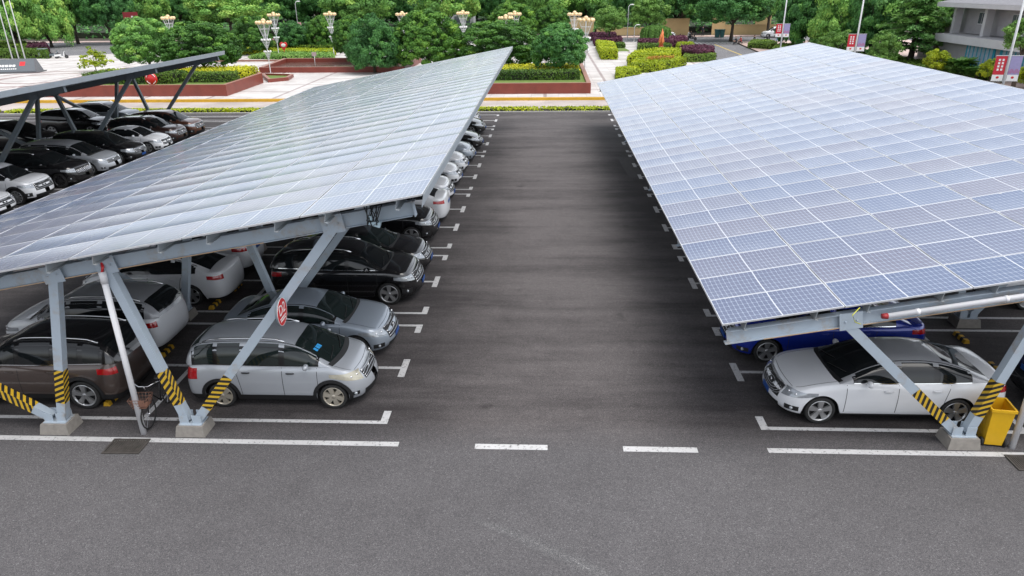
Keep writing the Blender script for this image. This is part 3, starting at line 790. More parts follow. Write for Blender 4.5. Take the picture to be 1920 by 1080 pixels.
# ------------------------------------------------------------------ canopies
def canopy(label, xh, zh, tilt, ya, yb, dz, feet, name='solar_canopy', n_indiv=100, near_detail=True, first=0, steel='steel', overhang=0, seed=1, pipe=False):
    """xh, zh: top edge (right-hand, high); falls towards -x by tilt; dz: fall along the whole length"""
    t = thing(name, label, 'canopy', (xh, ya, 0))
    ct, st = math.cos(tilt), math.sin(tilt); Lc = yb-ya
    def P(s, yy, dn=0.):        # s metres down the slope from the high edge
        return Vector((-s*ct-dn*st, yy, zh+dz*yy/Lc-s*st-dn*ct))
    rg = np.random.default_rng(seed)
    MX, NR = 6, 32
    px = 13.98/MX; py = Lc/NR
    lx, ly = px-.020, py-.012
    quads = []
    for i in range(MX):
        for j in range(NR):
            sag = .007+.006*rg.random()+(.003 if (j % 2) else 0)
            tw = (rg.random()-.5)*.010; lift = (rg.random()-.5)*.006
            quads.append((i, j, rg.random(), sag, tw, lift))
    def module(mb, tints, uvs, i, j, tint, sag, tw, lift):
        s0, y0 = i*px+.010, j*py+.006
        nu, nv = 2, 9
        def z_off(u, v): return sag*(1-(2*v-1)**2)-lift-tw*(v-.5)
        for (da, db, mi) in ((0, 1, 0),):
            Pg = np.zeros((nv, nu+1, 3)); UV = np.zeros((nv, nu+1, 2))
            for b_ in range(nv):
                for a_ in range(nu+1):
                    u, v = a_/nu, b_/(nv-1)
                    Pg[b_, a_] = P(s0+lx*u, y0+ly*v, z_off(u, v)); UV[b_, a_] = (u, v)
            mb.grid(Pg, 0, True, flip=True); uvs += [tuple(x) for x in UV.reshape(-1, 2)]
            tints += [tint]*((nv-1)*nu)
        # frame: rim sides and backsheet, aluminium
        c = [P(s0, y0, -lift), P(s0+lx, y0, -lift), P(s0+lx, y0+ly, -lift), P(s0, y0+ly, -lift)]
        dn = P(0, 0, .035)-P(0, 0, 0)
        d = [p+dn for p in c]
        nb = len(mb.v); mb.add(c+d, [(0, 1, 5, 4), (1, 2, 6, 5), (2, 3, 7, 6), (3, 0, 4, 7)], 1)
        mb.add(d, [(0, 1, 2, 3)], 2)
        uvs += [(0., 0.)]*12; tints += [tint]*5
    def finish(mb, tints, uvs, nm):
        o = mb.build(nm, [M['panel'], M['alu'], M['back']], t); me = o.data
        uvl = me.uv_layers.new(name='UVMap'); li = np.zeros(len(me.loops), int); me.loops.foreach_get('vertex_index', li)
        uvl.data.foreach_set('uv', np.array(uvs)[li].ravel())
        at = me.attributes.new('tint', 'FLOAT', 'FACE'); at.data.foreach_set('value', tints)
        return o
    # individually modelled panels: the rows nearest the street
    order = sorted(quads, key=lambda q: (q[1], q[0]))
    for q in order[:n_indiv]:
        mb, ti, uv = MB(), [], []; module(mb, ti, uv, *q); finish(mb, ti, uv, 'solar_panel')
    if len(order) > n_indiv:
        mb, ti, uv = MB(), [], []
        for q in order[n_indiv:]: module(mb, ti, uv, *q)
        o = finish(mb, ti, uv, 'distant_solar_panels'); o['kind'] = 'stuff'
    # purlins (two below each module)
    for i in range(MX):
        for f in (.21, .79):
            s = i*px+px*f; mb = MB()
            for a, w_, dn, hh in ((0, .07, .045, .008), (0, .008, .138, .178), (-.035, .07, .231, .008)):
                c0 = P(s+a+(.03 if hh == .008 and dn < .1 else 0), .02, dn); c1 = P(s+a+(.03 if hh == .008 and dn < .1 else 0), Lc-.02, dn)
                upv = P(0, 0, 0)-P(0, 0, 1)
                mb.beam(c0, c1, w_, hh, upv)
            mb.build('purlin', M['purlin'], t)
    # edge cover along the high and low sides
    ef = MB(); ef.beam(P(-.012, 0, .135), P(-.012, Lc, .135), .008, .25, P(0, 0, 0)-P(0, 0, 1)); ef.build('edge_cover', M['edge'], t)
    # frames
    for k, fy in enumerate(FR_Y):
        yy = fy-ya
        upv = P(0, 0, 0)-P(0, 0, 1)
        bm = MB(); s0, s1 = .22, 13.75
        for dn, w_, hh in ((.243, .16, .014), (.388, .012, .276), (.533, .16, .014)):
            bm.beam(P(s0, yy, dn), P(s1, yy, dn), w_, hh, upv)
        bm.beam(P(s0-.012, yy, .388), P(s0-.012, yy, .388)+(P(.02, 0)-P(0, 0)), .17, .315, upv)
        beam = bm.build('beam', M[steel], t)
        if k == 0 and near_detail:
            rb = MB(); rb.beam(P(3.2, yy-.083, .533), P(13.0, yy-.083, .533), .006, .018, upv); rb.build('rust_stain', M['rust'], beam)
        for fx, tops in feet:
            bx = fx-xh
            fo = MB(); c = (bx, yy, .15)
            fo.add([(bx+a*.33, yy+b_*.26, 0) for a, b_ in ((-1, -1), (1, -1), (1, 1), (-1, 1))]+[(bx+a*.29, yy+b_*.22, .24) for a, b_ in ((-1, -1), (1, -1), (1, 1), (-1, 1))],
                   [(0, 1, 5, 4), (1, 2, 6, 5), (2, 3, 7, 6), (3, 0, 4, 7), (4, 5, 6, 7)])
            fo.build('footing', M['concrete'], t)
            br = MB(); br.box((bx, yy, .25), (.50, .34, .02))
            for sx in (-.14, .14):
                for sy in (-.115, .115): br.box((bx+sx, yy+sy, .36), (.20, .014, .20))
            br.build('foot_plate', M[steel], t)
            for top in tops:
                sgn = 1 if top > fx else -1
                xt = top-xh; s = -xt/ct
                a = Vector((bx+sgn*.12, yy, .30)); b_ = P(s, yy, .515)
                w_ = .19
                post = MB()
                d = (b_-a).normalized()
                post.beam(a, b_, .17, w_, (1, 0, 0)); post = post.build('post', M[steel], t)
                pl = MB(); pl.beam(P(s-.22, yy-.09, .40), P(s+.22, yy-.09, .40), .012, .36, upv)
                for q in (-.11, .11):
                    pq = P(s+q, yy-.105, .40); pl.ball(pq, .022, 6)
                pl.build('joint_plate', M[steel], post)
                if k == 0:
                    a2 = a+d*.42; b2 = a+d*1.25 if abs(top-fx) < 2 else a+d*1.42
                    hz = MB(); uvs = []
                    sd = d.cross(Vector((0, 1, 0))).normalized()*.098; fw = Vector((0, .0885, 0))
                    ring_ = [-sd-fw, sd-fw, sd+fw, -sd+fw]; per = [0, .19, .36, .55, .72]
                    Ln_ = (b2-a2).length
                    for f_ in range(4):
                        r0, r1 = ring_[f_], ring_[(f_+1) % 4]
                        hz.add([a2+r0, a2+r1, b2+r1, b2+r0], [(0, 1, 2, 3)])
                        uvs += [(per[f_], 0), (per[f_+1], 0), (per[f_+1], Ln_), (per[f_], Ln_)]
                    ho = hz.build('hazard_tape', M['hazard'], post)
                    uvl = ho.data.uv_layers.new(name='UVMap'); li = np.zeros(len(ho.data.loops), int); ho.data.loops.foreach_get('vertex_index', li)
                    uvl.data.foreach_set('uv', np.array(uvs)[li].ravel())
    if pipe:
        pp = MB(); yy = FR_Y[0]-ya-.17
        pp.tube([P(10.75, yy, .36), P(5, yy, .36), P(1.2, yy, .36)], .055, 10)
        for s in (10.2, 8.6, 6.6, 4.6): pp.tube([P(s+.03, yy, .36), P(s-.03, yy, .36)], .064, 10)
        pp.build('rain_pipe', M['pvc'], t)
        e = MB(); e.tube([P(10.86, yy, .345), P(10.75, yy, .36)], [.05, .06], 10); e.build('pipe_end', simple('faded_dark_red', (.30, .02, .025), .5), t)
        for s in (9.0+2.35, 6.65): 
            wv = MB(); wv.tube([P(s, yy+.02, .08), P(s+.12, yy-.04, .2), P(s+.02, yy-.05, .36), P(s-.12, yy-.03, .44)], .010, 5)
            wv.build('earth_wire', simple('yellow_green_wire', (.55, .55, .06), .5), t)
    return t, P
TL, TR = .183, .1784
cL, PL = canopy('left solar panel canopy on grey V posts, one bearing the red D2 sign',
    -2.17, 5.53, TL, 12.1, 49.1, -.25, ((-10.69, (-14.45, -9.75)), (-7.65, (-8.6, -3.95))), seed=11)
RT = 3.49+13.98*math.cos(TR)
cR, PR = canopy('broad blue solar panel canopy on the right, over a white saloon and yellow bin',
    RT, 2.79+13.98*math.sin(TR), TR, 12.5, 49.4, .08, ((8.70, (6.05, 9.75)), (11.86, (10.9, 14.6))), seed=23, pipe=True)
cT, PT = canopy('far left solar canopy seen nearly edge on with its dark underside above parked cars',
    -21.75, 5.42, TL, 12.1, 49.2, -.26, ((-10.69-19.57, (-14.45-19.57, -9.75-19.57)), (-7.65-19.57, (-8.6-19.57, -3.95-19.57))), n_indiv=0, near_detail=False, steel='steel_dark', seed=31)
# loose cables hanging at the near right corner of the left canopy
cb = MB(); q0 = PL(1.05, .35, .12)
for k in range(5):
    a = rng.random(4)*.25
    cb.tube([q0+Vector((-.12+.06*k, -.06, .02)), q0+Vector((-.14+a[0], -.10, -.16-a[1])), q0+Vector((-.05+a[2], -.08, -.30)), q0+Vector((.02+.05*k, -.05, -.08+a[3]*.4))], .011, 5)
cb.build('cable_bundle', M['black'], cL)
bxm = MB(); bxm.box(q0+Vector((.06, -.03, -.34)), (.22, .10, .10), Matrix.Rotation(.3, 3, 'Y')); bxm.box(q0+Vector((-.02, -.04, -.25)), (.08, .08, .12)); bxm.build('junction_box', simple('pale_blue_plastic', (.42, .55, .62), .5), cL)

# sign on the near post
def text_mesh(txt, size, depth=.002):
    cu = bpy.data.curves.new('lettering', 'FONT'); cu.body = txt; cu.size = size; cu.extrude = depth; cu.align_x = 'CENTER'; cu.align_y = 'CENTER'
    o = bpy.data.objects.new('lettering_tmp', cu); COL.objects.link(o)
    dg = bpy.context.evaluated_depsgraph_get(); dg.update()
    me = bpy.data.meshes.new_from_object(o.evaluated_get(dg)); bpy.data.objects.remove(o); bpy.data.curves.remove(cu)
    return me
def lettering(txt, size, mat, parent, mat4, name='lettering'):
    me = text_mesh(txt, size); me.materials.clear(); me.materials.append(mat)
    o = link(name, me, parent); KIDS.setdefault(parent.name, []).append(o); o.matrix_local = mat4; return o
sg = thing('bay_sign', 'round red sign lettered D2 fixed to the near grey post', 'sign', (-5.13, 12.27, 3.10), 0)
basis = Matrix(((math.cos(R(92)), 0, math.sin(R(92))), (math.sin(R(92)), 0, -math.cos(R(92))), (0, 1, 0))).to_4x4()   # disc facing the aisle
d = MB(); d.lathe([(.001, .0), (.276, .0)], 36); d.lathe([(.278, .0), (.278, -.05), (.001, -.05)], 36, mi=1); o = d.build('disc', [M['red'], M['steel_dark']], sg); o.matrix_local = basis
d = MB(); d.lathe([(.269, .002), (.269, .004), (.277, .004), (.277, .0)], 36); o = d.build('rim', M['white'], sg); o.matrix_local = basis
lettering('D2', .30, M['white'], sg, basis @ Matrix.Translation((0, .055, .006)))
mb = MB()
for yy, w_ in ((-.11, .30), (-.16, .26)):
    for k in range(9): mb.box((-w_/2+w_*k/8, yy, .004), (w_/8*.66, .030, .004))
o = mb.build('small_print', M['white'], sg); o.matrix_local = basis
MB().box((-.05, .19, 0), (.03, .36, .10)).build('bracket', M['steel'], sg)

# white downpipes
def downpipe(x, y_, z, label, red=True, ztop=3.8):
    t = thing('downpipe', label, 'pipe', (x, y_, 0))
    mb = MB(); mb.tube([(0, 0, .0), (0, 0, ztop)], .062, 14); mb.tube([(0, 0, ztop-.22), (0, 0, ztop+.02)], .072, 14); mb.build('pipe', M['pvc'], t)
    if red:
        MB().ball((-.10, .12, ztop+.28), .10, 10).build('float_switch', M['red'], t)
        MB().tube([(-.10, .12, ztop+.25), (.0, .06, ztop+.18), (.04, 0, ztop+.12), (0, 0, ztop-.02)], .03, 7).build('hose', M['red'], t)
    return t
downpipe(-8.74, 12.52, 0, 'white vertical downpipe with a red cap beside the bicycle')
downpipe(9.72, 12.52, 0, 'white vertical downpipe standing right of the yellow wheelie bin', False, 3.3)

# wheelie bin
bn = thing('wheelie_bin', 'open yellow wheelie bin beside the striped post at the right', 'bin', (9.37, 12.74, 0), R(-8)); bn.scale = (.88, .88, .93)
mb = MB()
def ringp(hw, hd, z): return [(-hw, -hd, z), (hw, -hd, z), (hw, hd, z), (-hw, hd, z)]
levels = [ringp(.19, .22, .05), ringp(.215, .25, .45), ringp(.235, .275, .80), ringp(.24, .285, .96)]
vs = sum(levels, []); fs = [(0, 3, 2, 1)]
for k in range(3):
    for e in range(4): fs.append((k*4+e, k*4+(e+1) % 4, (k+1)*4+(e+1) % 4, (k+1)*4+e))
mb.add(vs, fs)
inn = [ringp(.222, .267, .96), ringp(.20, .24, .35)]
mb.add(sum(inn, []), [(0, 4, 5, 1), (1, 5, 6, 2), (2, 6, 7, 3), (3, 7, 4, 0), (4, 7, 6, 5)])
mb.box((0, -.24, .66), (.40, .05, .02))
mb.build('tub', M['yellow_bin'], bn)
mb = MB()
for a, b_, c, d_ in ((0, -.29, .54, .04), (0, .29, .54, .04)): mb.box((a, b_, .965), (c, d_, .06))
for a in (-.255, .255): mb.box((a, 0, .9648), (.04, .54, .0596))
mb.build('rim', M['yellow_bin'], bn)
mb = MB(); mb.add([(-.25, .30, .97), (.25, .30, .97), (.25, .42, .42), (-.25, .42, .42), (-.25, .325, .975), (.25, .325, .975), (.25, .445, .42), (-.25, .445, .42)], [(0, 1, 2, 3), (7, 6, 5, 4), (0, 4, 5, 1), (2, 6, 7, 3), (1, 5, 6, 2), (0, 3, 7, 4)])
mb.build('lid', M['yellow_bin'], bn)
for a in (-.25, .25):
    w = MB(); w.lathe([(.001, -.025), (.09, -.025), (.10, -.015), (.10, .015), (.09, .025), (.001, .025)], 18, axis='X'); w.build('wheel', M['rubber'], bn, (a, -.17, .10))

# bicycle leaning by the pipe, nose towards the street
bk = thing('bicycle', 'old bicycle with a brown front basket parked behind the white downpipe', 'bicycle', (-8.70, 12.78, 0), R(-86))
for x in (0, 1.05):
    w = MB(); w.lathe([(.325, -.018), (.345, 0), (.325, .018), (.312, 0), (.325, -.018)], 30, axis='Y'); wo = w.build('wheel', M['rubber'], bk, (-x, 0, .345))
    sp = MB()
    for k in range(14):
        a = 2*math.pi*k/14; sp.tube([(0, 0, 0), (.315*math.cos(a), 0, .315*math.sin(a))], .003, 4, caps=False)
    sp.tube([(0, -.04, 0), (0, .04, 0)], .02, 8); sp.build('spokes', M['chrome'], wo)
f = MB()
for a, b_ in (((-.12, 0, .86), (0, 0, .345)), ((-.12, 0, .86), (-.62, 0, .30)), ((-.70, 0, .80), (-.62, 0, .30)), ((-.16, 0, .80), (-.70, 0, .74)), ((-1.05, 0, .345), (-.62, 0, .30)), ((-1.05, 0, .345), (-.70, 0, .74))): f.tube([a, b_], .016, 7)
f.build('frame', M['black'], bk)
hb = MB(); hb.tube([(-.28, .30, 1.02), (-.12, .24, 1.06), (-.05, .10, 1.0), (-.05, -.10, 1.0), (-.12, -.24, 1.06), (-.28, -.30, 1.02)], .012, 7); hb.tube([(-.12, 0, .84), (-.06, 0, 1.0)], .014, 7); hb.build('handlebar', M['chrome'], bk)
gp = MB()
for s_ in (-1, 1): gp.tube([(-.28, s_*.30, 1.02), (-.40, s_*.32, .99)], .017, 7)
gp.build('grips', M['black'], bk)
bs = MB()
for z, r in ((.66, .13), (.73, .145), (.80, .16), (.88, .175)): bs.tube([(.16+r*c, r*1.1*s_, z) for c, s_ in ((-1, -1), (1, -1), (1, 1), (-1, 1), (-1, -1))], .006, 5)
for k in range(20):
    a = k/20*4; e = int(a); q = a-e; cs_ = [(-1, -1), (1, -1), (1, 1), (-1, 1), (-1, -1)]
    c0 = [cs_[e][i]*(1-q)+cs_[e+1][i]*q for i in (0, 1)]
    bs.tube([(.16+.13*c0[0], .143*c0[1], .66), (.16+.175*c0[0], .192*c0[1], .88)], .004, 4)
bs.box((.16, 0, .655), (.25, .27, .012)); bs.box((.28, 0, .77), (.010, .26, .16)); bs.build('basket', M['basket'], bk)
se = MB(); se.ball((-.74, 0, .86), .13, 10, sc=(1.1, .75, .35)); se.tube([(-.70, 0, .72), (-.72, 0, .85)], .013, 6); se.build('saddle', M['black'], bk)
lk = MB(); lk.tube([(.12, -.06, .34), (.18, -.16, .40), (.10, -.22, .36), (.02, -.10, .33), (.12, -.06, .34)], .010, 5); lk.build('lock_cable', M['black'], bk)

# wheel stops
def stop(x, y_, label, rz=0):
    t = thing('wheel_stop', label, 'wheel stop', (x, y_, 0), rz, 'yellow and black wheel stops')
    for k in range(5):
        MB().add([(-.08, -.28+.112*k, 0), (.08, -.28+.112*k, 0), (.05, -.28+.112*k, .10), (-.05, -.28+.112*k, .10), (-.08, -.168+.112*k, 0), (.08, -.168+.112*k, 0), (.05, -.168+.112*k, .10), (-.05, -.168+.112*k, .10)],
                 [(0, 1, 2, 3), (7, 6, 5, 4), (1, 5, 6, 2), (2, 6, 7, 3), (3, 7, 4, 0)]).build('yellow_band' if k % 2 == 0 else 'black_band', M['kerb_y'] if k % 2 == 0 else M['black'], t)
for x, y_, lb in ((-10.2, 13.85, 'wheel stop behind the brown SUV beside its rear tyre'), (-7.75, 13.75, 'wheel stop behind the rear wheel of the silver people carrier'),
                  (11.3, 17.45, 'dark wheel stop behind the blue saloon on the right'), (11.25, 15.75, 'wheel stop behind the boot of the white saloon on the right'),
                  (-10.1, 16.2, 'wheel stop under the tail of the white SUV'), (-10.1, 19.2, 'wheel stop under the tail of the white saloon parked third from the street'), (-10.0, 20.6, 'wheel stop nearest the black estate car, past the white saloon')):
    stop(x, y_, lb)

# ------------------------------------------------------------------ parked cars
silver = paint('silver', (.44, .465, .50), .35, .36); silverb = paint('blue_silver', (.30, .345, .40), .35, .34)
white = paint('white', (.72, .735, .76), 0, .32); black = paint('black', (.006, .006, .007), .0, .2)
brown = paint('brown', (.088, .064, .055), .5, .3); blue = paint('blue', (.010, .030, .30), .2, .25); maroon = paint('dark_brown', (.045, .022, .018), .4, .3)
copper = paint('copper', (.13, .055, .035), .5, .3); grey = paint('grey', (.16, .18, .20), .6, .3); roof_shade = paint('shaded_roof', (.34, .35, .37), .15, .4)  # grey roofs: canopy shade painted onto pale cars under the panels
def stall(i):
    n = 0
    for y0, k in BAYS+[(49.04, 2)]:
        if i < n+k: return y0+(i-n+.5)*ST
        n += k
G1 = 'cars under the left canopy'; G2 = 'cars under the right canopy'; G3 = 'cars under the far left canopy'
def right_car(front, i, dy, label, cat, shape, col, name, **k):      # nose towards +x
    Ln = k.get('L_') or SHAPES[shape]['L']
    return make_car(label, cat, shape, col, (front-Ln/2, stall(i)+dy, 0), 0, name, **k)
def left_car(front, i, dy, label, cat, shape, col, name, **k):       # nose towards -x
    Ln = k.get('L_') or SHAPES[shape]['L']
    return make_car(label, cat, shape, col, (front+Ln/2, stall(i)+dy, 0), math.pi, name, **k)
right_car(-3.98, 0, .16, 'silver people carrier with black wheel arch trim and roof rails behind the striped post', 'car', 'mpv', silver, 'people_carrier', wheel='rimtan', headmat='lampold', H_=1.67, stickers=True, group=G1, spoke=6, win='glassgreen', plate=False)
right_car(-3.95, 1, .08, 'silver saloon beside the silver people carrier, half hidden by the D2 sign post', 'car', 'sedan', silverb, 'saloon_car', L_=4.57, group=G1, win='glassgreen')
right_car(-3.78, 2, .30, 'black SUV with chrome roof rails nearest the street in the left row', 'car', 'suv', black, 'sport_utility_vehicle', group=G1, clad=0, chromeline=True)
right_car(-3.86, 3, .05, 'black saloon with large silver headlamps between the two black SUVs', 'car', 'sedan', black, 'saloon_car', group=G1, L_=4.85, win='glassgreen')
right_car(-4.05, 4, .0, 'black SUV showing its nose below the end plate of the near beam', 'car', 'suv', black, 'sport_utility_vehicle', group=G1, L_=4.5, clad=0, rails=0)
left_car(-3.95-4.75, 5, .0, 'white saloon backed towards the aisle with a red tail lamp', 'car', 'sedan', white, 'saloon_car', group=G1)
right_car(-4.05, 6, .0, 'white SUV with a chrome grille just beyond the tail of the white saloon', 'car', 'suv', white, 'sport_utility_vehicle', group=G1, clad=0, rails=0, H_=1.6)
right_car(-4.05, 7, .0, 'white saloon with dark fog lamp recess, third white car along the aisle', 'car', 'sedan', white, 'saloon_car', group=G1, L_=4.65)
right_car(-4.0, 8, .0, 'white saloon with blue plate between another white saloon and a pale blue one', 'car', 'sedan', white, 'saloon_car', group=G1, L_=4.6)
right_car(-3.85, 9, .0, 'pale blue grey saloon at the far end of the left aisle row', 'car', 'sedan', silverb, 'saloon_car', group=G1, L_=4.6)
right_car(-3.7, 10, .0, 'black saloon with a low dark grille near the far end of the aisle', 'car', 'sedan', black, 'saloon_car', group=G1, L_=4.9)
right_car(-3.9, 12, -.3, 'black car farthest along the aisle with pale headlamps', 'car', 'sedan', black, 'saloon_car', group=G1, L_=4.7)
right_car(-4.6, 13, .2, 'white car at the very end of the left aisle row, mostly under the canopy', 'car', 'sedan', white, 'saloon_car', group=G1, L_=4.6)
# rear row of the left canopy, noses away from the aisle
left_car(-9.62-4.44, 0, .08, 'brown SUV with chrome roof rails and red tail lamps at the left edge', 'car', 'suv', brown, 'sport_utility_vehicle', L_=4.44, H_=1.70, plate=False, group=G1, chromeline=True, wheel='rim', spoke=5, roof=black)
left_car(-9.90-4.55, 1, .0, 'white SUV with red tail lamps behind the white downpipe', 'car', 'suv', white, 'sport_utility_vehicle', L_=4.5, H_=1.64, plate=False, group=G1, clad=0, roof=roof_shade)
left_car(-9.75-4.75, 2, .12, 'long white saloon with slim dark tail lamps, behind the white SUV', 'car', 'sedan', white, 'saloon_car', L_=4.85, plate=False, group=G1)
left_car(-9.9-4.6, 3, .05, 'white saloon only partly visible between the beam and the panels', 'car', 'sedan', white, 'saloon_car', L_=4.6, group=G1)
# right canopy
left_car(5.12, 0, -.06, 'white saloon with ringed chrome grille under the right canopy beside the yellow bin', 'car', 'sedan', white, 'saloon_car', L_=4.96, W_=1.86, group=G2, grl='rings', chromeline=True, roof=roof_shade)
left_car(4.75, 1, .15, 'deep blue saloon between the white saloon and the beam of the right canopy', 'car', 'sedan', blue, 'saloon_car', L_=4.95, W_=1.86, group=G2, chromeline=True)
right_car(15.7, 0, .15, 'dark grey car at the right edge behind the yellow bin', 'car', 'sedan', paint('charcoal', (.018, .022, .026), .3, .25), 'saloon_car', group=G2)
right_car(17.9, 2, .28, 'white SUV at the right edge under the right canopy', 'car', 'suv', white, 'sport_utility_vehicle', group=G2, L_=4.9, clad=0)
# far left canopy
left_x = -22.95
right_car(-23.2, 5, .2, 'white car with only its nose in view at the left edge', 'car', 'sedan', white, 'saloon_car', plate=False, group=G3, L_=4.6)
right_car(-23.1, 6, .2, 'white SUV with black bumper at the left edge of the far left row', 'car', 'suv', white, 'sport_utility_vehicle', plate=False, group=G3, wheel='rim', spoke=10, clad=1, rails=0)
right_car(-23.0, 7, -.05, 'black SUV with an upright chrome slatted grille beside the silver van', 'car', 'suv', black, 'sport_utility_vehicle', plate=False, group=G3, grl='vert', clad=0, L_=4.8, wheel='rimdark', spoke=10)
right_car(-22.95, 8, .0, 'silver van-bodied people carrier in the far left row', 'car', 'van', silver, 'people_carrier', plate=False, group=G3, roof=roof_shade)
right_car(-22.9, 9, .1, 'black people carrier with chrome grille and blue plate beside the silver one', 'car', 'van', black, 'people_carrier', group=G3)
right_car(-22.75, 10, -.4, 'white hatchback between the black people carrier and the dark brown SUV', 'car', 'sedan', white, 'hatchback', plate=False, group=G3, L_=4.35)
right_car(-22.85, 11, -.7, 'dark brown SUV with a pale bonnet sheen, second from the far end', 'car', 'suv', maroon, 'sport_utility_vehicle', plate=False, group=G3, clad=0)
right_car(-22.75, 12, -.9, 'copper brown SUV at the far end of the far left row', 'car', 'suv', copper, 'sport_utility_vehicle', plate=False, group=G3, clad=0, rails=0)
right_car(-29.9, 10, -.2, 'black van behind the silver people carrier in the far left back row', 'car', 'van', black, 'van', group=G3, H_=1.8)
right_car(-29.5, 12, .0, 'black car with a blue plate behind the sloping post of the far left canopy', 'car', 'suv', black, 'sport_utility_vehicle', group=G3, clad=0, rails=0, W_=1.9)
right_car(-29.2, 13, -.2, 'pale grey SUV with roof rails, last in the far left back row', 'car', 'suv', grey, 'sport_utility_vehicle', group=G3, clad=0, roof=black)
right_car(-29.8, 8, .1, 'black saloon roof just visible at the left edge of the back row', 'car', 'sedan', black, 'saloon_car', group=G3)
# ------------------------------------------------------------------ leaves
def at_depth(px, py, yy):
    v = AX[2] + AX[0]*((px-960)/FPX) + AX[1]*((py-540)/FPX)
    t = yy/v.y; return Vector((v.x*t, yy, CAMH+v.z*t))
def leaf_mesh(name, mat, C, Nn, size, tint, aspect=1.7, rg=rng, core=None):
    n = len(C); C = np.asarray(C); Nn = np.asarray(Nn)
    Nn = Nn/np.maximum(np.linalg.norm(Nn, axis=1, keepdims=True), 1e-9)
    a = rg.normal(size=(n, 3)); t = np.cross(Nn, a); t /= np.maximum(np.linalg.norm(t, axis=1, keepdims=True), 1e-9); b = np.cross(Nn, t)
    s = (size*(.65+.7*rg.random(n)))[:, None]
    V = np.stack([C+t*s*aspect*.5, C+b*s*.5, C-t*s*aspect*.5, C-b*s*.5], 1).reshape(-1, 3)
    nv = len(V); extra_v = []; extra_f = []
    if core is not None: extra_v, extra_f = core
    me = bpy.data.meshes.new(name)
    faces = np.arange(nv).reshape(-1, 4)
    if len(extra_v):
        me.from_pydata(np.concatenate([V, np.asarray(extra_v)]).tolist(), [], faces.tolist()+[tuple(i+nv for i in f) for f in extra_f])
    else:
        me.vertices.add(nv); me.vertices.foreach_set('co', V.ravel()); me.loops.add(nv); me.loops.foreach_set('vertex_index', np.arange(nv))
        me.polygons.add(n); me.polygons.foreach_set('loop_start', np.arange(0, nv, 4)); me.polygons.foreach_set('loop_total', np.full(n, 4)); me.update(calc_edges=True)
    me.materials.append(mat); me.materials.append(M['core'])
    if len(extra_f):
        mi = np.zeros(n+len(extra_f), int); mi[n:] = 1; me.polygons.foreach_set('material_index', mi)
    at = me.attributes.new('tint', 'FLOAT', 'FACE'); at.data.foreach_set('value', np.concatenate([np.clip(tint, 0, 1), np.zeros(len(extra_f))]).astype(np.float32))
    me.update(); return me
def unit(a): return a/np.maximum(np.linalg.norm(a, axis=-1, keepdims=True), 1e-9)
def crown_mesh(name, mat, seed, ncl=110, per=80, leaf=.075, cr=.20, zmin=-.55, loose=.0, flat=1., inner=.18, bias=.0, lob=1., rmin=.80):
    """unit crown (radius about 1): leaf clumps spread through an uneven dome"""
    rg = np.random.default_rng(seed)
    d = unit(rg.normal(size=(ncl*4, 3))); d = d[d[:, 2] > zmin][:ncl]
    ph = rg.random(6)*6.28
    az = np.arctan2(d[:, 1], d[:, 0])
    lobe = 1+lob*(.10*np.sin(2*az+ph[0])+.08*np.sin(3*az+ph[1]+2*d[:, 2])+.06*np.sin(5*az+ph[2])+.06*np.sin(6*d[:, 2]+ph[3]))
    rad = lobe*(rmin+(.97-rmin)*rg.random(len(d)))*(1-loose*rg.random(len(d)))
    cc = d*rad[:, None]
    crr = cr*(.65+.75*rg.random(len(d)))
    ctint = np.clip(rg.normal(.42+bias, .16, len(d)), .05, .95)
    k = np.repeat(np.arange(len(d)), per)
    q = unit(rg.normal(size=(len(k), 3)) + d[k]*.9 + np.array([0, 0, .45]))
    pos = cc[k] + q*(crr[k]*(.55+.5*rg.random(len(k))))[:, None]*np.array([1.1, 1.1, .8*flat])
    nn = q+rg.normal(size=q.shape)*.45
    ti = ctint[k]+rg.normal(0, .09, len(k))
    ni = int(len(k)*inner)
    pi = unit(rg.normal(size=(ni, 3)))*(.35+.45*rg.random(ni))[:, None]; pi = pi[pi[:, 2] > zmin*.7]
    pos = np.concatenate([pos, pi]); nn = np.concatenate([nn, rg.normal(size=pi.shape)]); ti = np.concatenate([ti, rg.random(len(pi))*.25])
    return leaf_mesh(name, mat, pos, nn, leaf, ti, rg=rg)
CROWNS = {
 'cam0': crown_mesh('crown', M['leaf_cam'], 1, 260, 145, .038, .125, lob=.45, rmin=.88),
 'cam1': crown_mesh('crown', M['leaf_cam'], 2, 250, 145, .038, .13, lob=.5, rmin=.88),
 'cam2': crown_mesh('crown', M['leaf_cam'], 3, 270, 145, .037, .12, bias=.08, lob=.4, rmin=.90),
 'dark0': crown_mesh('crown', M['leaf_dark'], 4, 240, 135, .040, .14, lob=.5, rmin=.86),
 'dark1': crown_mesh('crown', M['leaf_dark'], 5, 220, 130, .042, .15, loose=.1, lob=.7, rmin=.86),
 'olive': crown_mesh('crown', M['leaf_far'], 16, 250, 140, .039, .13, lob=.5, rmin=.88, bias=-.12),
 'far0': crown_mesh('crown', M['leaf_far'], 6, 160, 150, .041, .18, loose=.15, lob=1.3),
 'far1': crown_mesh('crown', M['leaf_far'], 7, 170, 145, .040, .17, loose=.2, bias=.08, lob=1.3),
 'far2': crown_mesh('crown', M['leaf_far'], 8, 150, 150, .043, .19, loose=.15, bias=-.05, lob=1.2),
 'bright0': crown_mesh('crown', M['leaf_bright'], 9, 100, 95, .052, .19, loose=.35, inner=.08),
 'bright1': crown_mesh('crown', M['leaf_bright'], 10, 120, 95, .050, .18, loose=.35, inner=.08),
 'sap': crown_mesh('crown', M['leaf_yg'], 12, 34, 26, .105, .24, loose=.6, inner=.03, bias=-.1),
 'yg': crown_mesh('crown', M['leaf_yg'], 13, 70, 80, .068, .24, loose=.3, inner=.08),
}
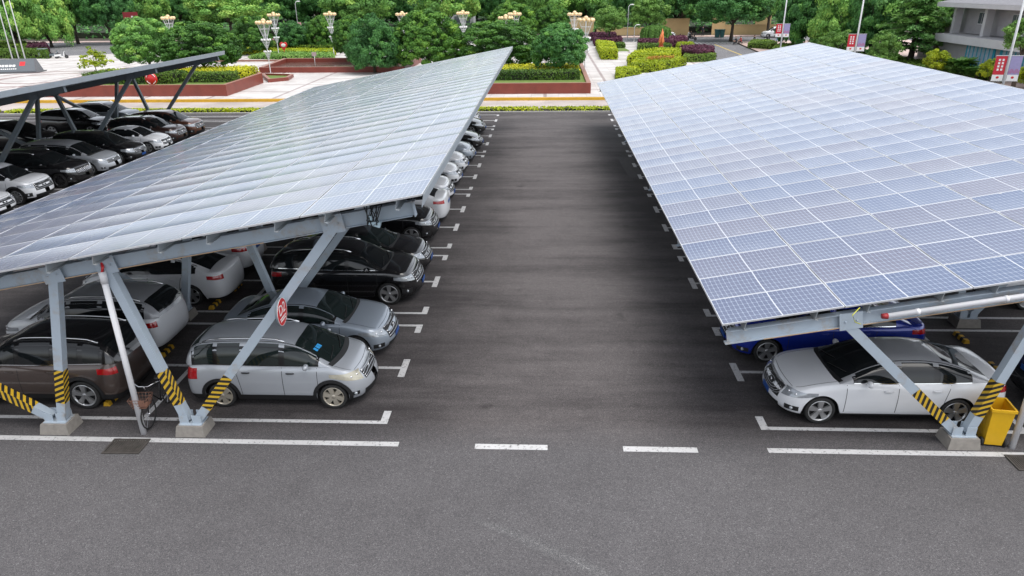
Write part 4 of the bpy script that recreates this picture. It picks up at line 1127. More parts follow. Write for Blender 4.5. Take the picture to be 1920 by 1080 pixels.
def trunk_mesh(seed, h, r, fork, wc):
    """tapered trunk of height h with limbs reaching into the crown (wc = crown half width)"""
    rg = np.random.default_rng(seed); mb = MB()
    ben = rg.normal(0, .05, 4)*h*.3
    mb.tube([(0, 0, 0), (ben[0]*.4, ben[1]*.4, fork*.5), (ben[0]*.7, ben[1]*.7, fork), (ben[0], ben[1], h*.72)], [r*1.25, r, r*.85, r*.35], 9)
    for k in range(6):
        a = k*1.05+rg.random()*.6; z0 = fork*(.85+.35*rg.random())
        e = Vector((math.cos(a)*wc*.65, math.sin(a)*wc*.65, fork+(h-fork)*(.35+.3*rg.random())))
        mb.tube([(ben[0]*.7, ben[1]*.7, z0), (e.x*.45, e.y*.45, z0+(e.z-z0)*.6), e], [r*.5, r*.32, r*.10], 6)
    return mb
def tree(kind, l, r_, top, bot, yy, label, name='tree', cat='tree', group=None, tr=.16, lime=False, basez=.1, clear=None):
    mid = (l+r_)/2; ym = (top+bot)/2
    A, B = at_depth(l, ym, yy), at_depth(r_, ym, yy); zt = at_depth(mid, top, yy).z; zb = at_depth(mid, bot, yy).z
    if clear is not None: zb = clear
    zb = max(zb, basez+.4); zt = max(zt, zb+1.0)
    w = (B-A).length/2; X = (A.x+B.x)/2
    t = thing(name, label, cat, (X, yy, basez), random.random()*6.28 if kind not in ('cedar',) else 0, group)
    c = link('crown', CROWNS[kind], t)
    lo, hi = -.62, 1.12
    sz = (zt-zb)/(hi-lo); c.scale = (w/1.08, w/1.08, sz); c.location = (0, 0, zb-basez-lo*sz)
    h = zt-basez; fork = max(.5, (zb-basez)*.95)
    trunk_mesh(int(l*7+yy) % 999, h*.92, tr, fork, w).build('trunk', M['bark'], t)
    if lime: MB().tube([(0, 0, 0), (0, 0, min(1.1, fork*.8))], [tr*1.32, tr*1.12], 10).build('limewash_band', M['limewash'], t)
    return t
# plaza trees
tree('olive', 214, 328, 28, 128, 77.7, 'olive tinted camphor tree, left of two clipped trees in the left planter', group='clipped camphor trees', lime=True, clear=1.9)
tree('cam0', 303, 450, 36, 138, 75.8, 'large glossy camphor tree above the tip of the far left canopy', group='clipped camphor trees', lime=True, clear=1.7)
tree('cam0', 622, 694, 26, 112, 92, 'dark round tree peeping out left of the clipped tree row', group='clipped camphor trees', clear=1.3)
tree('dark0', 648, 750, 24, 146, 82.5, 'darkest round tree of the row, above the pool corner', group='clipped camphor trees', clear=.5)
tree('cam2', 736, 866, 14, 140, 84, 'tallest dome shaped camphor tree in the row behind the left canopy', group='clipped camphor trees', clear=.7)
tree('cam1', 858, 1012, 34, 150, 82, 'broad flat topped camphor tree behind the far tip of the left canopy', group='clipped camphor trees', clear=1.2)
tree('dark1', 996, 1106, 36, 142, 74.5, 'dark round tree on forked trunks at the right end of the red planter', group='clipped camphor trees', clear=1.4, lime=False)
tree('cam2', 916, 1006, 2, 66, 106, 'dome shaped tree between the amber lamps, behind the clipped row', group='clipped camphor trees')
tree('cam1', 1003, 1070, 5, 60, 108, 'small dome shaped tree left of the twin amber lamps by the path', group='clipped camphor trees')
tree('cam0', 434, 508, 26, 96, 108, 'round tree behind the pair of tiered lamps on the left', group='small round plaza trees', clear=.6)
tree('dark0', 516, 580, 38, 90, 114, 'low greyish round tree between the tiered lamps', group='small round plaza trees', clear=.6)
tree('cam1', 576, 634, 26, 86, 114, 'round tree directly left of the single tiered lamp', group='small round plaza trees', clear=.6)
tree('bright0', 1110, 1178, 3, 72, 122, 'light green loose tree right of the twin lamps', lime=False, clear=2.0)
tree('bright1', 1178, 1258, -12, 66, 131, 'pale green feathery tree behind the weeping bush', clear=2.2)
tree('sap', 145, 205, 84, 134, 85.7, 'thin yellow green sapling on the open plaza', cat='young tree', name='sapling', tr=.05)
# weeping dome
def weeping():
    p = at_depth(1228, 84, 122); t = thing('weeping_shrub', 'dome shaped weeping shrub with drooping fronds behind the orange sculpture', 'shrub', (p.x, 122, .1))
    rg = np.random.default_rng(5); C = []; Nn = []; ti = []
    for k in range(320):
        a = rg.random()*6.28; rr = .4+1.9*rg.random()**.6; top = 2.9-.25*rr*rr*.5; tt = rg.random()*.5
        for q in np.linspace(0, 1, 22):
            C.append((math.cos(a)*(rr+.35*q), math.sin(a)*(rr+.35*q), max(.15, top-q*q*(1.0+.6*rr*.5)-.1*q))); Nn.append((math.cos(a), math.sin(a), .4)); ti.append(.25+tt+.1*rg.random())
    me = leaf_mesh('fronds', M['leaf_bright'], C, np.array(Nn)+rg.normal(size=(len(C), 3))*.4, .17, np.array(ti)*.7, rg=rg); link('fronds', me, t)
    MB().tube([(0, 0, 0), (0, 0, 2.6)], [.14, .08], 8).build('trunk', M['bark'], t)
weeping()
# wood behind the plaza and along the streets
W = 'tall trees of the wood behind the plaza'
for i, (k, l, r_, top, bot, yy, lb) in enumerate([
    ('far0', -40, 62, -60, 76, 121, 'bushy yellow green tree at the top left corner behind the flagpoles'),
    ('far1', 34, 122, -55, 80, 127, 'yellow green tree right of the flagpoles, above the parked tricycle'),
    ('far2', 92, 166, -50, 66, 134, 'olive street tree between the flagpoles and the dark trunked tree'),
    ('dark0', 146, 240, -55, 62, 133, 'dark tree with one straight trunk left of the red billboard'),
    ('far0', 222, 312, -60, 50, 150, 'pale tree above the red billboard'),
    ('dark1', 290, 372, -60, 56, 158, 'dark tree behind the olive camphor tree'),
    ('far1', 352, 500, -45, 62, 141, 'broad light green tree leaning over the tiered lamps'),
    ('dark1', 470, 560, -60, 70, 165, 'dark shaded tree behind the street lamp with a small flag'),
    ('dark0', 545, 640, -60, 60, 172, 'dark tree behind the single tiered lamp'),
    ('far2', 600, 730, -60, 40, 150, 'tall tree above the darkest clipped tree'),
    ('dark1', 700, 800, -60, 45, 165, 'dark tree behind the left amber lamp head'),
    ('far0', 770, 905, -60, 40, 148, 'light olive tree behind the tallest clipped dome'),
    ('dark0', 880, 960, -60, 55, 168, 'nearly black tree gap filler left of the domed tree'),
    ('far1', 945, 1075, -70, 30, 160, 'tall tree above the two domed trees'),
    ('far2', 1050, 1150, -70, 45, 165, 'tall tree behind the twin amber lamps'),
    ('dark0', 1150, 1230, -70, 50, 160, 'dark tree between the light green and the feathery trees'),
    ('dark1', 1235, 1330, -60, 46, 143, 'street tree with a slim dark trunk in front of the yellow wall'),
    ('far1', 1296, 1400, -60, 40, 150, 'tree over the gate in the yellow wall'),
    ('dark0', 1306, 1450, -50, 52, 126, 'big street tree on a thick trunk beside the seated people'),
    ('far2', 1405, 1490, -60, 50, 140, 'street tree above the parked white van'),
    ('dark1', 1455, 1560, -60, 98, 108, 'dark tree behind the left banner pole'),
    ('far1', 1520, 1640, -60, 96, 101, 'dense tree behind the middle banner pole'),
    ('dark0', 1595, 1700, -60, 92, 97, 'dark tree right of the middle banner pole'),
    ('far0', 1660, 1800, -70, 70, 94, 'tall bright tree beside the grey building'),
    ('far2', 1730, 1830, -80, 30, 92, 'tree leaning over the roof of the grey building')]):
    tree(k, l, r_, top, bot, yy, lb, group=W, tr=.26, clear=(None if bot > 66 and yy < 130 else 3.0), name='street_tree')
rg0 = np.random.default_rng(99)
for i in range(30):                                         # last line of the wood, dim between the trunks
    px = -60+i*70; yy = 185+rg0.random()*25; k = ('dark0', 'dark1', 'far2', 'dark0')[i % 4]
    tree(k, px-62, px+62, -70, 48, yy, 'dim tree in the last line of the far wood', group='last line of the far wood', tr=.3, clear=.8, name='street_tree')
# cedar
def cedar():
    p = at_depth(1705, 110, 87); t = thing('cedar_tree', 'spreading cedar with flat drooping tiers in front of the grey building', 'cedar', (p.x, 87, .1))
    rg = np.random.default_rng(8); C = []; Nn = []; ti = []
    br = MB(); br.tube([(0, 0, 0), (.1, 0, 4), (.1, .1, 8.5)], [.26, .18, .04], 9)
    for k in range(46):
        z = 1.4+6.2*(k/46)+.3*rg.random(); Lb = (5.5-(z-1.4)*.60)*(.65+.5*rg.random()); a = k*2.399+rg.random()*.4
        u = np.array([math.cos(a), math.sin(a), 0]); s_ = np.array([-u[1], u[0], 0]); tt = rg.random()*.35
        br.tube([(0.1, 0, z), tuple(u*Lb*.5+np.array([0, 0, z+.15])), tuple(u*Lb*.95+np.array([0, 0, z-.15]))], [.06, .04, .01], 5)
        for q in range(210):
            f = .15+.85*rg.random()**.8; wdt = (.22+.35*math.sin(min(1, f)*math.pi*.85))*1.5*(rg.random()-.5)*2
            C.append(u*Lb*f+s_*wdt+np.array([0, 0, z+.25*f-.55*f*f-.35*abs(wdt)*rg.random()+.08*rg.normal()])); Nn.append((0, 0, 1)); ti.append(.25+tt+.35*f*rg.random()+.1*rg.random())
    me = leaf_mesh('foliage', M['leaf_cedar'], np.array(C), np.array(Nn)+rg.normal(size=(len(C), 3))*.45, .20, np.array(ti), aspect=2.2, rg=rg); link('foliage', me, t)
    br.build('trunk', M['bark'], t)
cedar()
tree('bright0', 1532, 1606, 48, 112, 93, 'light green bushy shrub below the middle banner pole', cat='shrub', name='shrub', clear=.5)
tree('bright1', 1630, 1692, 56, 122, 82, 'loose yellow green shrub left of the cedar', cat='shrub', name='shrub', clear=.8, tr=.08)
tree('bright0', 1628, 1668, 98, 122, 79, 'low pale shrub at the canopy edge under the cedar', cat='shrub', name='shrub', clear=.2, tr=.05)
tree('yg', 1733, 1786, 86, 132, 76, 'bright yellow green small tree between the cedar and the cycads', cat='shrub', name='shrub', tr=.07)
tree('yg', 1838, 1884, 105, 150, 70, 'rounded yellow shrub behind the nearest banner', cat='shrub', name='shrub', tr=.06)
tree('yg', 1906, 1960, 118, 165, 66, 'yellow shrub cut by the right edge of the picture', cat='shrub', name='shrub', tr=.06)
tree('bright1', 1882, 1975, 26, 74, 62, 'leafy branch entering at the right edge before the grey building', name='tree', clear=3.6)
def cycad(px, py, yy, sc, label):
    p = at_depth(px, py, yy); t = thing('cycad', label, 'cycad', (p.x, yy, .1), 0, 'cycads before the grey building')
    h = max(.5, p.z-.1); MB().tube([(0, 0, 0), (.04, 0, h*.5), (0, 0, h)], [.17*sc, .15*sc, .13*sc], 9).build('trunk', M['bark'], t)
    rg = np.random.default_rng(int(px)); C = []; Nn = []
    for k in range(34):
        a = k*2.399; el = 1.25*(1-k/34)**.7; Lf = 1.25*sc*(.8+.3*rg.random())
        for q in np.linspace(.12, 1, 16):
            x = Lf*q*math.cos(el*(1-.55*q)); z = h+Lf*(math.sin(el)*q-.55*q*q)
            for s_ in (-1, 1):
                o = .17*sc*(1-q*.7)*s_; C.append((x*math.cos(a)-o*math.sin(a), x*math.sin(a)+o*math.cos(a), z-.03)); Nn.append((-math.cos(a)*.4, -math.sin(a)*.4, 1))
    link('fronds', leaf_mesh('fronds', M['leaf_palm'], C, np.array(Nn)+rg.normal(size=(len(C), 3))*.15, .17*sc, rg.random(len(C)), aspect=2.6, rg=rg), t)
cycad(1800, 122, 74.5, 1.35, 'largest cycad before the blue curtained window')
cycad(1817, 134, 72.8, .95, 'small cycad at the foot of the blue curtained window')
cycad(1832, 136, 72.0, .9, 'ragged cycad left of the rounded yellow shrub')

# ------------------------------------------------------------------ hedges and beds
def inside(poly, P):
    x, y_ = P[:, 0], P[:, 1]; r_ = np.zeros(len(P), bool); n = len(poly)
    for i in range(n):
        x0, y0 = poly[i][:2]; x1, y1 = poly[(i+1) % n][:2]
        c = ((y0 > y_) != (y1 > y_)) & (x < (x1-x0)*(y_-y0)/(y1-y0+1e-12)+x0); r_ ^= c
    return r_
def hedge(name, label, cat, poly, h, mat, z0=.1, dens=70, leaf=.13, group=None, rough=.10, kind=None, seed=0, bias=0., wave=0.):
    poly = [tuple(p)[:2] for p in poly]; cx = sum(p[0] for p in poly)/len(poly); cy = sum(p[1] for p in poly)/len(poly)
    q = [(p[0]-cx, p[1]-cy) for p in poly]; rg = np.random.default_rng(int(abs(cx*13+cy*7)) % 9999+seed)
    xs = [p[0] for p in q]; ys = [p[1] for p in q]
    area = (max(xs)-min(xs))*(max(ys)-min(ys)); dens = dens*1.7; leaf = leaf*.74; n = int(min(area*dens, 14000))
    P = np.stack([min(xs)+rg.random(n)*(max(xs)-min(xs)), min(ys)+rg.random(n)*(max(ys)-min(ys))], 1); P = P[inside(q, P)]
    zt = h+rough*h*rg.normal(size=len(P))*.6+wave*h*np.sin(P[:, 0]*1.7)*np.sin(P[:, 1]*1.3)
    C = [np.column_stack([P, zt])]; Nn = [np.tile([0, 0, 1.], (len(P), 1))]
    for i in range(len(q)):
        a = np.array(q[i]); b_ = np.array(q[(i+1) % len(q)]); Ls = np.linalg.norm(b_-a); m = int(min(Ls*h*dens, 7000))
        if m < 2: continue
        f = rg.random(m)[:, None]; d = (b_-a)/max(Ls, 1e-6); nn = np.array([d[1], -d[0]])
        S = a+(b_-a)*f+nn*rg.normal(0, rough*.35*h+.02, (m, 1)); C.append(np.column_stack([S, rg.random(m)*h])); Nn.append(np.tile([nn[0], nn[1], .2], (m, 1)))
    C = np.concatenate(C); Nn = np.concatenate(Nn)+rg.normal(size=(len(C), 3))*.5
    ar = sum(q[i][0]*q[(i+1) % len(q)][1]-q[(i+1) % len(q)][0]*q[i][1] for i in range(len(q)))
    qq = q if ar > 0 else q[::-1]; n_ = len(qq); k = .94
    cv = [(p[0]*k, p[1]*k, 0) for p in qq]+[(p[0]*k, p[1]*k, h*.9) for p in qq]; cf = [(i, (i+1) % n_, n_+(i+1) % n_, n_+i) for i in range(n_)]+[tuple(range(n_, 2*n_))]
    ti = np.clip(.45+bias+.2*np.sin(C[:, 0]*.9+1)*np.sin(C[:, 1]*1.1)+rg.normal(0, .13, len(C)), 0, 1)
    o = link(name, leaf_mesh(name, M[mat], C, Nn, leaf, ti, aspect=1.6, rg=rg, core=(cv, cf))); o.location = (cx, cy, z0)
    if kind: o['kind'] = kind
    else: tag(o, label, cat, group)
    return o
def PX(*pts, z=.1): return [G(a, b_, z)[:2] for a, b_ in pts]
# verge strip along the lot
def strip(x0, x1, label): hedge('verge_hedge', label, 'hedge', rect(x0, 55.2, x1, 56.5), .20, 'leaf_yg', .03, 60, .14, 'low verge hedge along the lot', bias=.15)
strip(-60, -44.4, 'low yellow green verge hedge at the far left, before the gap'); strip(-43.2, -25.0, 'low yellow green verge hedge behind the cars of the far left row')
strip(-25.0, -.55, 'low yellow green verge hedge behind the left canopy, left of the joint'); strip(-.35, 24, 'low yellow green verge hedge at the end of the aisle, right of the joint')
# raised planters
def planter(label, poly, h, th=.38, name='raised_planter', fill=True):
    t = thing(name, label, 'planter', (poly[0][0], poly[0][1], .1)); o0 = poly[0]
    q = [(p[0]-o0[0], p[1]-o0[1]) for p in poly]
    cx = sum(p[0] for p in q)/len(q); cy = sum(p[1] for p in q)/len(q)
    inn = []
    n = len(q)
    ar = sum(q[i][0]*q[(i+1) % n][1]-q[(i+1) % n][0]*q[i][1] for i in range(n)); sg_ = 1 if ar > 0 else -1
    for i in range(n):
        a, b_, c = Vector(q[i-1]), Vector(q[i]), Vector(q[(i+1) % n])
        d0 = (b_-a).normalized(); d1 = (c-b_).normalized(); n0 = Vector((-d0.y, d0.x))*sg_; n1 = Vector((-d1.y, d1.x))*sg_
        bi = (n0+n1); bi /= max(.2, bi.length_squared/2); inn.append((b_.x+bi.x*th, b_.y+bi.y*th))
    mb = MB()
    V = [(p[0], p[1], 0) for p in q]+[(p[0], p[1], h) for p in q]+[(p[0], p[1], h) for p in inn]+[(p[0], p[1], 0) for p in inn]
    F_ = []; T_ = []
    for i in range(n):
        j = (i+1) % n; F_ += [(i, j, n+j, n+i), (2*n+i, 2*n+j, 3*n+j, 3*n+i)]; T_.append((n+i, n+j, 2*n+j, 2*n+i))
    mb.add(V, F_, 0); mb.add(V, T_, 1); mb.build('granite_wall', [M['granite'], M['granite_top']], t)
    MB().sheet([(p[0], p[1]) for p in inn], h-.18 if fill else .12).build('soil_bed' if fill else 'pool_water', M['lawn'] if fill else M['water'], t)
    return t
planter('long red granite planter at the end of the aisle', [(-12, 64.5), (4.05, 64.5), (4.15, 82), (-12, 82)], .92)
planter('angled red granite planter on the left under the camphor trees', [(-47, 64.2), (-28.8, 64.2), (-29.0, 73.6), (-33, 80), (-47, 80)], 1.0)
planter('open red granite pool basin left of the clipped tree row', [(-33.0, 83.0), (-16, 82.6), (-16, 94.6), (-34.0, 94.2)], .62, .45, 'pool_basin', False)
planter('small low planter with red kerb at the end of the left flower bed', [(-28.6, 73.9), (-27.0, 75.5), (-27.5, 78.6), (-31.5, 79.6)], .35, .3)
hz_ = .92
hedge('box_hedge', 'dark green clipped hedge in the planter at the end of the aisle', 'hedge', rect(-10.5, 68.2, 3.2, 70.6), .75, 'leaf_hedge', hz_-.1, 60, .15, bias=-.2)
hedge('flower_bed', 'yellow flower bed behind the dark hedge at the end of the aisle', 'flower bed', rect(-10.5, 71.6, 3.4, 79), .42, 'leaf_flower', hz_-.05, 34, .17, rough=.2)
hedge('box_hedge', 'dark green hedge in the left angled planter, below the camphor trees', 'hedge', rect(-43.5, 66.6, -34.6, 69.2), .95, 'leaf_hedge', .9, 40, .17, bias=-.12)
hedge('box_hedge', 'shorter bushy hedge at the right end of the left angled planter', 'hedge', rect(-34.2, 67.4, -29.6, 69.4), .8, 'leaf_hedge', .9, 60, .15, bias=.05)
hedge('flower_bed', 'bright yellow flower bed at the right end of the left angled planter', 'flower bed', rect(-36.5, 70.6, -29.8, 74.6), .75, 'leaf_flower', .9, 60, .16, rough=.2, bias=.1)
hedge('box_hedge', 'yellowish hedge in the left planter near the red round sign', 'hedge', rect(-44.5, 70.5, -39.5, 72.5), .8, 'leaf_yg', .9, 40, .17, bias=-.25)
# bed behind the pool
hedge('flower_bed', 'fresh green ground cover bed behind the pool', 'flower bed', PX((466, 111), (628, 112), (622, 100), (520, 100)), .45, 'leaf_bright', .1, 40, .2, rough=.25, bias=.1)
hedge('box_hedge', 'low yellow edging hedge behind the pool bed', 'hedge', PX((446, 103), (630, 104), (628, 97), (446, 97)), .55, 'leaf_yg', .1, 40, .2, bias=.15)
hedge('box_hedge', 'broad green hedge behind the yellow edging and the red heart sign', 'hedge', PX((444, 96), (640, 98), (636, 88), (480, 86)), .9, 'leaf_hedge', .1, 30, .24, bias=.25)
hedge('blossom_hedge', 'pink flowering hedge behind the tiered lamps', 'hedge', PX((470, 87), (528, 88), (528, 82), (480, 81)), .9, 'leaf_pink', .1, 40, .22, rough=.25)
hedge('blossom_hedge', 'dark pink flowering hedge between two small round trees', 'hedge', PX((556, 87), (622, 88), (622, 82), (556, 81)), .9, 'leaf_pink', .1, 40, .22, rough=.25, bias=-.25)
struct('bed_kerb', MB().box((-36, 97.0, .2), (17, .4, .22)), M['granite_top'])
# garden right of the path
hedge('box_hedge', 'yellow green square hedge beside the pale path', 'hedge', PX((1128, 112), (1157, 112), (1150, 94), (1118, 90)), 1.15, 'leaf_yg', .1, 60, .2, bias=.05)
hedge('purple_hedge', 'nearer of the two purple hedges by the pale path', 'hedge', PX((1116, 87), (1166, 86), (1163, 80), (1112, 80)), 1.1, 'leaf_purple', .1, 45, .2)
hedge('purple_hedge', 'farther purple hedge by the pale path below the light green tree', 'hedge', PX((1108, 76), (1155, 75), (1153, 71), (1106, 72)), 1.0, 'leaf_purple', .1, 40, .22, bias=-.1)
hedge('box_hedge', 'dark low hedge in front of the nearer purple hedge', 'hedge', PX((1124, 91), (1172, 90), (1168, 87), (1120, 87.5)), .6, 'leaf_hedge', .1, 50, .2, bias=-.1)
struct('garden_lawn', MB().sheet(PX((1142, 97), (1182, 96), (1168, 88), (1130, 88)), .112).sheet(PX((1210, 105), (1262, 104), (1248, 90), (1222, 91)), .112), M['lawn'])
hedge('box_hedge', 'lush yellow green hedge below the orange sculpture', 'hedge', PX((1176, 124), (1272, 117), (1276, 108), (1240, 105), (1190, 112)), 1.1, 'leaf_yg', .1, 50, .2, bias=.08)
hedge('box_hedge', 'long yellow green hedge nearest the right canopy, with red tips', 'hedge', PX((1180, 137), (1232, 136), (1286, 124), (1270, 120), (1190, 124)), .9, 'leaf_yg', .1, 50, .19)
hedge('red_tipped_hedge', 'red tipped planting between the two long yellow green hedges', 'hedge', PX((1212, 128), (1262, 125), (1262, 121.5), (1215, 123)), 1.0, 'leaf_red', .1, 60, .18)
hedge('box_hedge', 'small yellow green hedge block touching the corner of the right canopy', 'hedge', PX((1155, 150), (1200, 144), (1194, 137), (1155, 139)), .75, 'leaf_yg', .1, 70, .17, bias=-.05)
hedge('purple_hedge', 'purple hedge behind the orange sculpture', 'hedge', PX((1198, 90), (1256, 90), (1252, 85), (1196, 85)), 1.0, 'leaf_purple', .1, 45, .2)
hedge('box_hedge', 'dark green hedge around the orange sculpture', 'hedge', PX((1196, 95), (1258, 95), (1256, 90.5), (1196, 90.5)), .75, 'leaf_hedge', .1, 45, .2, bias=-.05)
hedge('purple_hedge', 'reddish purple hedge at the corner of the side street', 'hedge', PX((1256, 92), (1288, 87), (1280, 81), (1254, 83)), 1.2, 'leaf_purple', .1, 45, .2, bias=.2)
hedge('box_hedge', 'yellow green hedge at the corner of the side street', 'hedge', PX((1268, 95), (1302, 95), (1298, 89), (1270, 89)), .8, 'leaf_yg', .1, 50, .2, bias=-.1)
hedge('purple_hedge', 'rounded long purple hedge nearest the right canopy', 'hedge', PX((1274, 110), (1300, 114), (1336, 111), (1337, 103), (1310, 100), (1276, 102)), 1.15, 'leaf_purple', .1, 55, .18, bias=.05)
hedge('box_hedge', 'low green shrubs in front of the long purple hedge', 'hedge', PX((1280, 117), (1325, 116), (1342, 112), (1338, 110), (1284, 112)), .75, 'leaf_hedge', .1, 55, .19, bias=.15)
hedge('hedge_mound', 'long green hedge mound on the pavement beside the side street', 'hedge', PX((1402, 90), (1445, 93), (1456, 88), (1440, 83), (1410, 83)), .7, 'leaf_hedge', .12, 45, .2, bias=.1)
hedge('hedge_mound', 'green hedge mound at the foot of the left banner pole', 'hedge', PX((1446, 100), (1490, 102), (1500, 92), (1462, 90)), .7, 'leaf_hedge', .12, 45, .2, bias=.15)
hedge('box_hedge', 'long clipped hedge behind the flagpoles, nearer row', 'hedge', PX((-60, 110), (92, 110), (92, 104), (-60, 103)), 1.0, 'leaf_hedge', .1, 30, .24, bias=-.05)
hedge('box_hedge', 'lighter green hedge behind the flagpoles, farther row', 'hedge', PX((-60, 96), (56, 97), (50, 88), (-60, 88)), 1.0, 'leaf_hedge', .1, 30, .24, bias=.2)  # leaf tint set lighter than in the nearer row
hedge('purple_hedge', 'dark purple hedge right of the lighter flagpole hedge', 'hedge', PX((54, 100), (94, 99), (88, 91), (54, 91)), 1.0, 'leaf_purple', .1, 40, .22, bias=-.2)
hedge('box_hedge', 'ground hedge along the wood edge on the right behind the canopy', 'hedge', [(33, 84), (43, 70), (43.5, 104), (36, 108)], .5, 'leaf_hedge', .12, 10, .3, bias=-.1)
hedge('wood_undergrowth', None, None, rect(-150, 150, 110, 240), 1.2, 'leaf_dark', -.02, 1, .7, kind='stuff')

# ------------------------------------------------------------------ plaza furniture
def lamp_proto():
    t = thing('tiered_lamp', '', 'lamp', (0, 0, .1))
    MB().lathe([(.13, 0), (.11, .08), (.06, .3), (.05, 2.3), (.045, 5.5)], 10).build('pole', M['pole_w'], t)
    for z0, z1, r0, r1, gr, nb, mt in ((3.7, 5.45, .08, .74, .17, 10, 'globe_y'), (2.95, 3.75, .08, .46, .105, 8, 'globe_w'), (1.85, 2.55, .07, .34, .09, 7, 'globe_w')):
        c = MB()
        for k in range(12):
            a = 2*math.pi*k/12; c.tube([(r0*math.cos(a), r0*math.sin(a), z0), (r1*.95*math.cos(a), r1*.95*math.sin(a), z1)], .014, 4, caps=False)
        for q in (.35, .7, 1.0):
            rr = r0+(r1*.95-r0)*q; zz = z0+(z1-z0)*q
            c.tube([(rr*math.cos(a), rr*math.sin(a), zz) for a in np.linspace(0, 2*math.pi, 19)], .018, 4, caps=False)
        cg = c.build('wire_cone', M['pole_w'], t)
        for k in range(nb):
            a = 2*math.pi*k/nb; MB().ball((r1*math.cos(a), r1*math.sin(a), z1+gr*.75), gr*1.15, 10).build('globe', M[mt], cg)
        if mt == 'globe_y': MB().ball((0, 0, z1+gr*1.8), gr*1.45, 12).build('globe', M[mt], cg)
    return t
lp = lamp_proto(); GL = 'tiered globe lamps on the plaza'
for i, (x, y_, lb) in enumerate([(-30.4, 79.6, 'nearest tiered globe lamp, left of the pool, with amber top globes'), (-38.0, 103.6, 'tiered globe lamp close behind the nearest one on the left'),
    (-30.3, 104.5, 'lone tiered globe lamp left of the clipped tree row'), (-19.3, 100.6, 'tiered globe lamp with only its amber head above the darkest clipped tree'),
    (-11.3, 102.5, 'tiered globe lamp between the tallest dome tree and the broad flat topped one'), (-4.5, 84.6, 'tiered globe lamp with its amber head just above the broad flat topped tree'),
    (-4.0, 97.0, 'tiered globe lamp in front of the domed tree, right of a nearer lamp'), (3.6, 94, 'farther of the twin tiered lamps by the pale path'), (4.15, 77.5, 'nearer of the twin tiered lamps by the pale path'),
    (-49.5, 96.5, 'tiered globe lamp whose amber top just clears the large camphor tree')]):
    o = lp if i == 0 else copy_tree(lp)
    o.location = (x, y_, .1); o.rotation_euler = (0, 0, i*.7); tag(o, lb, 'lamp', GL)
fp = [(-75.6, 101.2), (-74.6, 101.1), (-73.6, 101.0)]
for (x, y_), lb in zip(fp, ('leftmost of the three white flagpoles', 'middle one of the three white flagpoles', 'rightmost of the three white flagpoles')):
    t = thing('flagpole', lb+' at the top left', 'flagpole', (x, y_, .1), 0, 'three white flagpoles')
    MB().tube([(0, 0, 0), (0, 0, 13)], [.085, .045], 8).build('pole', M['pole_w'], t); MB().lathe([(.22, 0), (.22, .12), (.10, .2), (.001, .2)], 12).build('base', M['steel'], t); MB().ball((0, 0, 13.05), .10, 8).build('finial', M['chrome'], t)
# slanted dark slab with a slogan
sl_ = thing('stone_sign', 'slanted dark stone sign with white lettering below the flagpoles', 'sign', (-64.6, 85.2, .1), R(12))
mb = MB(); mb.add([(-3.6, -.9, 0), (3.6, -.9, 0), (3.6, 1.0, 0), (-3.6, 1.0, 0), (-3.2, .55, 1.5), (3.0, .55, 1.5), (3.0, .95, 1.5), (-3.2, .95, 1.5)], [(0, 1, 5, 4), (1, 2, 6, 5), (2, 3, 7, 6), (3, 0, 4, 7), (4, 5, 6, 7)]); mb.box((0, 0, .06), (7.6, 2.3, .12)); mb.build('slab', M['slate'], sl_)
fa_ = MB(); n_ = Vector((0, -1.5, 1.45)).normalized(); up_ = Vector((0, 1.45, 1.5)).normalized()
fa_.add([Vector((-3.30, -.78, .15))+n_*.012, Vector((3.35, -.78, .15))+n_*.012, Vector((2.95, .50, 1.44))+n_*.012, Vector((-3.1, .50, 1.44))+n_*.012], [(0, 1, 2, 3)]); fa_.build('sign_face', M['screen'], sl_)
rot_ = Matrix((Vector((1, 0, 0)), up_, n_)).transposed()
lt = MB()
for k in range(9): lt.box(Vector((-2.35+k*.40, 0, 0))+Vector((0, -.9, 0))+up_*1.08+n_*.02, (.30, .30, .012), rot_)
for k in range(16): lt.box(Vector((-2.2+k*.22, 0, 0))+Vector((0, -.9, 0))+up_*.62+n_*.02, (.15, .12, .012), rot_)
lt.build('lettering', M['white'], sl_)
em = MB(); em.box(Vector((1.75, -.9, 0))+up_*1.35+n_*.02, (.6, .6, .012), rot_); em.build('red_emblem', M['red'], sl_)
# red billboard among the trees
bb = thing('billboard', 'red billboard among the trees at the upper left', 'billboard', tuple(at_depth(251, 60, 128).xy)+(.1,), .1)
MB().tube([(-1, 0, 0), (-1, 0, 3.4)], .1, 8).tube([(1, 0, 0), (1, 0, 3.4)], .1, 8).build('posts', M['pole_w'], bb); MB().box((0, 0, 4.3), (2.5, .14, 2.5)).build('board', simple('dark_red_board', (.20, .008, .015), .5), bb); MB().box((.3, -.085, 4.8), (.35, .02, .25)).build('white_mark', M['white'], bb)
